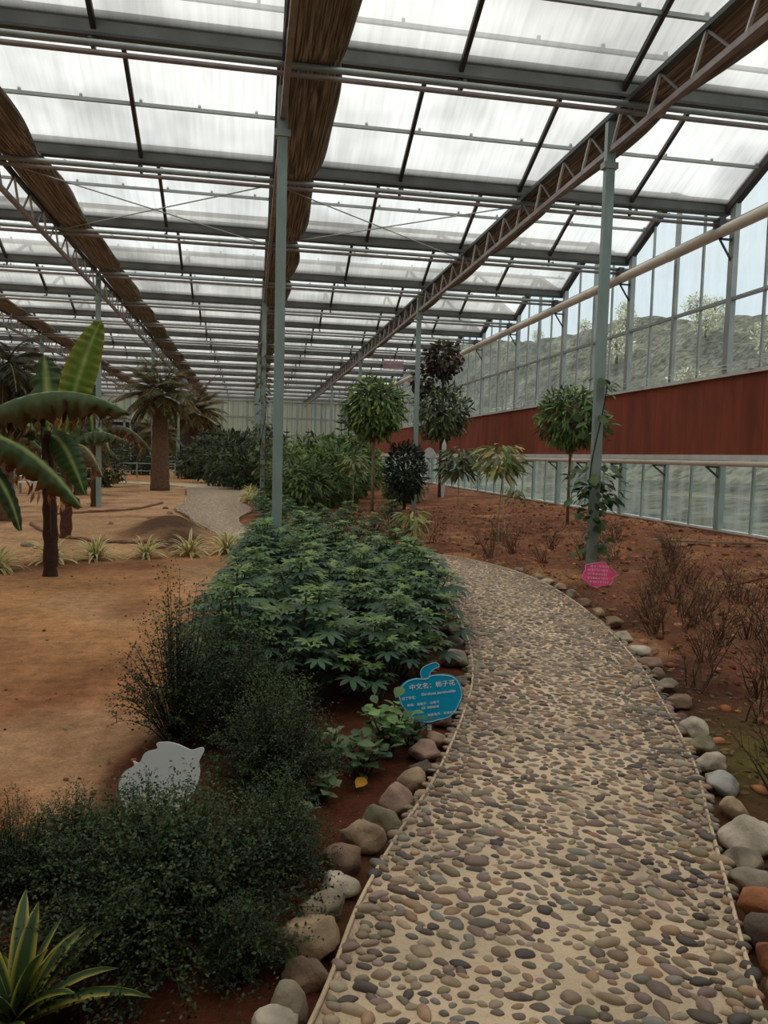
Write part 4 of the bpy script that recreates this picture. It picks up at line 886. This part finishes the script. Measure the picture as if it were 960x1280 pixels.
clods('soil_clods',5200,rb,(.008,.055),((124,80,58),(100,64,50),(148,104,76),(86,56,44)),'loose red soil clods covering the right bed','soil')
def lb():
    y=R0.uniform(2,14); x=R0.uniform(-3.5,2); u_,d_=path_u(x,y)
    return (x,y) if u_[0]<0 and d_[0]>.12 and (x>float(np.interp(y,[0,2,3.2,5,8,11,14],[-1.0,-.9,-.75,-.35,-.05,.1,-.3])) or R0.random()<.2) else None
clods('soil_crumbs',3500,lb,(.004,.018),((104,62,42),(128,84,56),(80,50,38)),'fine soil crumbs scattered on the left ground','soil')
def litter(name,npt,fx,cs,label,sz):
    pts=np.array([p for p in (fx() for _ in range(npt)) if p is not None]); k=len(pts); z=gheight(pts[:,0],pts[:,1])+.012
    a=NR.uniform(0,6.28,k); D=np.stack([np.cos(a),np.sin(a),NR.uniform(-.1,.5,k)],1)
    o=link(name,joinm(name,[leaves(OV,np.stack([pts[:,0],pts[:,1],z],1),D,np.tile(UP,(k,1)),NR.uniform(sz[0],sz[1],k),cols(k,cs,.3),.5)])); return tag(o,label,'leaf litter',kind='stuff')
def rl():
    y=R0.uniform(2,14); x=float(np.interp(y,SR[:110,1],SR[:110,0]))+R0.random()**1.5*2.2+.12; u_,d_=path_u(x,y)
    return (x,y) if u_[0]>0 and d_[0]>.1 else None
litter('leaf_litter',2600,rl,((110,78,50),(84,58,42),(96,88,50),(128,96,66),(66,70,40)),'dry brown leaf litter along the right path edge',(.02,.06))
litter('fallen_leaves',500,lb,((100,80,54),(84,96,56),(122,84,54),(88,70,60)),'scattered dead leaves on the soil around the shrubs',(.02,.045))
def stalks():
    P=[];D=[];S=[]
    for _ in range(2600):
        q=rb()
        if q is None or q[1]>17: continue
        P.append((q[0],q[1],0));a=R0.uniform(0,6.28);t=R0.uniform(.2,.9);D.append((math.cos(a)*t,math.sin(a)*t,1));S.append(R0.uniform(.04,.16))
    P=np.array(P);P[:,2]=gheight(P[:,0],P[:,1])-.01
    o=link('dry_weeds',joinm('dry_weeds',[leaves(small(.03),P,D,np.tile(UP,(len(P),1)),S,cols(len(P),((124,88,60),(92,66,48),(104,98,58),(80,84,46)),.3),.3)])); tag(o,'short dry weeds standing over the right bed','weeds',kind='stuff')
stalks()

# ------------------------------------------------------------------ signs
def outline(P,n_=5): 
    Q=smooth_poly([tuple(p) for p in P]+[tuple(P[0])],n_); return Q[:-1]
def plate(P,th,mat,name,parent):
    """extruded flat plate in the XZ plane, facing -Y"""
    import bmesh
    bm=bmesh.new(); vs=[bm.verts.new((p[0],0,p[1])) for p in P]; f=bm.faces.new(vs); bm.normal_update()
    r=bmesh.ops.extrude_face_region(bm,geom=[f]); ev=[v for v in r['geom'] if isinstance(v,bmesh.types.BMVert)]; bmesh.ops.translate(bm,verts=ev,vec=(0,th,0))
    bmesh.ops.recalc_face_normals(bm,faces=bm.faces); bmesh.ops.triangulate(bm,faces=[f for f in bm.faces if len(f.verts)>4])
    me=bpy.data.meshes.new(name); bm.to_mesh(me); bm.free(); me.materials.append(mat); return link(name,me,parent)
def ring(P,r,mat,name,parent,y=-.003):
    mb=MB(); Q=list(P)+[P[0],P[1]]; mb.tube([(p[0],y,p[1]) for p in Q],r,5,cap=False); return mb.build(name,mat,parent)
def text(s,size,x,z,mat,parent,name,rot=0,shear=0,sx=1):
    cu=bpy.data.curves.new('t','FONT'); cu.body=s; cu.size=size; cu.shear=shear; cu.resolution_u=3; cu.offset=size*.012
    to=bpy.data.objects.new('t',cu); C.objects.link(to); bpy.context.view_layer.update(); dg=bpy.context.evaluated_depsgraph_get()
    me=bpy.data.meshes.new_from_object(to.evaluated_get(dg)); bpy.data.objects.remove(to)
    me.materials.clear(); me.materials.append(mat); o=link(name,me,parent); o.location=(x,-.005,z); o.rotation_euler=(PI/2,-rot,0); o.scale=(sx,1,1); return o
K=.00077
U=[(355,385),(300,385),(240,405),(200,440),(178,480),(180,530),(200,580),(240,630),(300,690),(330,712),(380,705),(430,700),(460,690),(500,680),(540,670),(580,645),(615,600),(640,550),(655,500),(645,440),(620,390),(580,360),(520,350),(460,352),(410,362),(400,372)]
body=[((u-415)*K,(720-v_)*K) for u,v_ in U]
stemP=[((u-415)*K,(720-v_)*K) for u,v_ in [(352,392),(338,340),(360,300),(400,280),(440,265),(470,272),(478,292),(440,312),(412,340),(402,380)]]
sg=empty('apple_sign',(1.03,4.12,gz(1.03,4.12)+.03),math.radians(-8),'blue apple-shaped plant label with white lettering standing by the path stones','sign'); sg.rotation_euler=(math.radians(-14),0,math.radians(-10))
BP=outline(body); SP=outline(stemP)
bd=plate(BP,.010,M_blue,'board',sg); sbd=plate(SP,.010,M_blue,'stem_board',sg)
o=ring(BP*np.array([.965,.965])+np.array([0,.006]),.0016,M_signw,'outline',bd); ring(BP,.0030,M_blue,'rim',bd,.004); ring(SP,.0014,M_signw,'outline',sbd)
mb=MB(); mb.box(-.012,.012,.012,.022,-.12,.2); mb.build('stake',M_plainw,sg)
r8=math.radians(8)
def tp_(u,v_): return ((u-415)*K,(720-v_)*K)
for s,sz,(u_,v_),sh,sx in[('中文名：栀子花',.034,(258,468),0,1.12),('拉丁学名：',.020,(205,545),0,.95),('Gardenia jasminoides',.022,(345,510),.35,1.05),('别名：黄栀子、山栀子',.017,(245,590),0,1.1),('科属：茜草科栀子属',.016,(352,607),0,.7),('观赏花卉、药用植物',.016,(398,655),0,1.15)]:
    x_,z_=tp_(u_,v_); text(s,sz,x_,z_,M_signw,bd,'lettering',rot=r8,shear=sh,sx=sx)
# white sign board seen from behind
Wp=[(180,510),(210,465),(265,430),(258,400),(300,410),(335,345),(410,320),(405,285),(470,275),(540,288),(600,312),(640,325),(700,308),(720,330),(690,400),(700,470),(680,560),(640,640),(560,710),(470,770),(380,800),(290,790),(230,720),(195,640),(175,570)]
ws=empty('white_sign',(-.34,2.98,gz(-.34,2.98)+.02),0,'white scallop-edged plant label half hidden in the fine dark shrub','sign'); ws.rotation_euler=(math.radians(-12),0,math.radians(-8))
K2=.00060; Pw=outline([((u_-440)*K2,(820-v_)*K2+.06) for u_,v_ in Wp],4); plate(Pw,.008,M_signw,'board',ws)
mb=MB(); mb.box(-.012,.012,.009,.02,-.1,.2); mb.build('stake',M_plainw,ws)
# pink peony-shaped sign
ps=empty('pink_sign',(4.22,8.62,gz(4.22,8.62)-.02),math.radians(-18),'bright pink flower-shaped plant label at the foot of the right-hand front post','sign'); ps.rotation_euler=(math.radians(-12),0,math.radians(-20))
Pp=[]
for k in range(36):
    a=2*PI*k/36; r=.175+.012*math.sin(6*a)+.006*math.sin(11*a); Pp.append((math.cos(a)*r*1.08,.18+math.sin(a)*r*.86))
Pp[0]=(.235,.185); Pp=outline(Pp,3); pb=plate(Pp,.012,M_pink,'board',ps); ring(Pp,.005,pmat('pale_pink_edge',(244,150,186),.4),'rim',pb)
mb=MB(); rr=random.Random(5)
for row in range(5):
    z=.27-.048*row; x=-.13
    while x<.11:
        w_=rr.uniform(.008,.03); 
        if (x/.18)**2+((z-.18)/.14)**2<.9:
            for q in range(3): mb.box(x,x+w_,-.006,-.001,z+q*.008,z+q*.008+.004)
            mb.box(x+w_*.4,x+w_*.4+.004,-.006,-.001,z-.004,z+.024)
        x+=w_+rr.uniform(.006,.014)
mb.build('lettering',pmat('pale_lettering',(255,205,222),.5),pb)
mb=MB(); mb.box(-.012,.012,.012,.022,-.12,.2); mb.build('stake',M_plainw,ps)
# marker posts near the far right
mp_=empty('marker_sign',(6.1,25.6,gz(6.1,25.6)),math.radians(-12),'small white rounded marker board on a pinkish post','sign')
Pm=[(-.26,1.68),(-.22,1.9),(-.05,2.02),(.12,1.98),(.26,1.8),(.26,1.66),(.0,1.6)]; plate(outline([(a*.8,b_*.86) for a,b_ in Pm],3),.03,M_plainw,'board',mp_); mb=MB(); mb.box(-.02,.02,.03,.07,-.1,1.5); mb.build('post',M_steel,mp_)
wp=empty('white_marker_post',(6.55,25.4,gz(6.55,25.4)),0,'tall pointed white wooden post among the saplings','post'); mb=MB(); mb.tube([(0,0,.35),(0,0,1.8),(0,0,1.98)],[.07,.085,.01],6); mb.tube([(0,0,-.1),(0,0,.36)],[.05,.07],6); mb.build('shaft',M_plainw,wp)
hb=empty('hanging_banner',(6.2,33.4,5.35),0,'small pinkish grey slatted banner hanging under the far roof','banner'); mb=MB()
for k in range(9): mb.box(-.45,.45,-.004,.004,.02+k*.045,.05+k*.045)
for x in(-.44,-.15,.15,.43): mb.box(x-.012,x+.012,-.008,.008,0,.62)
mb.build('banner_slats',pmat('banner_pink',(190,150,160),.7),hb)

# loose bits: plank by the wall, pale stones, stone arc, low fences far left
o=empty('old_plank',(7.3,11.3,gz(7.3,11.3)+.04),-.35,'weathered pale plank lying on red soil near the right wall','plank'); mb=MB(); mb.box(-.75,.75,-.05,.05,0,.03); mb.bar((-.5,.12,.02),(.95,-.12,.03),.04,.025); mb.build('board',pmat('old_wood',(150,122,100),.9,0,8,.3),o)
o=empty('fallen_branch',(6.0,7.6,gz(6.0,7.6)+.02),.2,'thin bare branch lying on the red soil at right','branch'); mb=MB(); mb.tube([(-.6,.3,.02),(-.1,.1,.16),(.4,-.1,.12),(.8,-.1,.02)],[.012,.011,.009,.004],5,col=lin((96,66,56))); mb.tube([(-.1,.1,.16),(.0,.45,.1)],[.008,.003],5,col=lin((96,66,56))); mb.build('limb',M_bark,o)
arc=[(-2.2+.02*k,14.6-.0*k) for k in range(0)]
for i,(x,y,r) in enumerate([(-3.4,12.6,.09),(-3.2,12.4,.06),(-1.35,12.25,.08),(-1.15,12.4,.06),(-2.8,16.4,.07),(-2.2,17.6,.07),(-1.9,19.2,.08),(-2.2,21.0,.08),(-4.6,11.6,.09),(-5.0,11.9,.06)]):
    o=link('loose_stone',rock(r,RC[['grey','tan','pink','brown'][i%4]],300+i)); o.location=(x,y,gz(x,y)+r*.3)
    tag(o,f'{["grey","tan","pinkish","brown"][i%4]} loose stone on the left ground, {ORD[i]} listed from the variegated tufts outward','stone','loose stones on the left ground')
o=empty('stone_kerb',(0,0,0),0,'thin curved kerb of soil-stained stones beside the dark mound','kerb'); mb=MB()
pts=smooth_poly([(-4.3,16.2),(-3.6,14.6),(-2.7,13.4),(-1.9,12.8),(-1.3,12.6)],8); mb.tube([(p[0],p[1],gz(p[0],p[1])+.02) for p in pts],[.035*(1+.3*math.sin(i*1.7)) for i in range(len(pts))],7,col=lin((128,92,70))); mb.build('kerb_run',M_rock,o,True)
o=empty('stone_kerb',(0,0,0),0,'second curved kerb running from the far palm toward the mound','kerb'); mb=MB()
pts=smooth_poly([(-4.6,18.4),(-3.8,19.4),(-2.9,20.6),(-2.5,23)],8); mb.tube([(p[0],p[1],gz(p[0],p[1])+.02) for p in pts],[.04*(1+.3*math.sin(i*1.7)) for i in range(len(pts))],7,col=lin((128,92,70))); mb.build('kerb_run',M_rock,o,True)
for i,(x,y,L) in enumerate([(-8,30,5),(-9,36,7),(-7,43,6),(-14,40,8),(-5.5,56,5)]):
    f=empty('low_fence',(x,y,0),0,f'low pale rail fence far back on the left, {ORD[i]} in depth','fence','low fences far left'); mb=MB()
    for q in np.arange(-L/2,L/2+.1,1.0): mb=MB(); mb.box(q-.03,q+.03,-.03,.03,-.05,.9); mb.build('fence_post',M_post,f)
    mb=MB(); mb.box(-L/2,L/2,-.02,.02,.8,.86); mb.box(-L/2,L/2,-.02,.02,.4,.45); mb.build('rail',M_post,f)
for i,(x,y) in enumerate([(-7.5,22.5),(-9.2,25),(-6.8,27.5),(-10,33)]):
    f=empty('plant_bench',(x,y,0),.1*i,f'low grey plant bench on the left ground, {ORD[i]} going back','bench','plant benches far left'); mb=MB(); mb.box(-.9,.9,-.35,.35,.34,.38); mb.build('bench_top',M_plainw,f)
    for sx_ in(-.8,.8):
        for sy in(-.3,.3): mb=MB(); mb.box(sx_-.02,sx_+.02,sy-.02,sy+.02,-.02,.34); mb.build('leg',M_steel,f)

# hillside trees with pale blossom
HT=crown(95,(1.5,1.5,1.3),700,OV,.3,((170,176,168),(150,158,146),(120,132,118)),1.8,droop=0,shell=.3,tr=.07,multi=2)
def hillz(x,y): 
    k=int(np.argmin((HA-x)**2+(HB-y)**2)); return float(HZ[k])-.1
for i,(x,y) in enumerate([(36,41),(40,50),(43,56),(46,50),(33,44),(38,60),(44,68),(47,76),(47,92),(47,104),(48,125),(30,38),(41,80),(28,46),(35,70)]):
    o=plant('hillside_tree',HT,(x,y,hillz(x,y)),f'pale blossoming tree on the hillside outside the glass, {ORD[i]} from the right','tree','pale trees on the hillside',names=FT,s=R0.uniform(.7,1.1))

# ------------------------------------------------------------------ light
wd=bpy.data.worlds.new('overcast'); bpy.context.scene.world=wd; wd.use_nodes=True; nt=wd.node_tree; nt.nodes.clear()
out=nt.nodes.new('ShaderNodeOutputWorld'); bg=nt.nodes.new('ShaderNodeBackground'); tc=nt.nodes.new('ShaderNodeTexCoord'); sx=nt.nodes.new('ShaderNodeSeparateXYZ'); cr=nt.nodes.new('ShaderNodeValToRGB')
nt.links.new(tc.outputs['Generated'],sx.inputs[0]); nt.links.new(sx.outputs[2],cr.inputs[0]); e=cr.color_ramp.elements
e[0].position=0; e[0].color=(.70,.77,.80,1); e[1].position=1; e[1].color=(2.3,2.25,2.15,1); q=e.new(.2); q.color=(.84,.92,.96,1); q=e.new(.5); q.color=(1.02,1.02,1.0,1)
nt.links.new(cr.outputs[0],bg.inputs[0]); bg.inputs[1].default_value=1.0; nt.links.new(bg.outputs[0],out.inputs[0])
sc=bpy.context.scene; sc.view_settings.view_transform='Standard'; sc.view_settings.look='None'; sc.view_settings.exposure=0; sc.view_settings.gamma=1
try:
    sc.cycles.max_bounces=7; sc.cycles.diffuse_bounces=3; sc.cycles.glossy_bounces=2; sc.cycles.transmission_bounces=4; sc.cycles.transparent_max_bounces=16; sc.cycles.use_denoising=True; sc.cycles.sample_clamp_indirect=3
except Exception as ex: print(ex)
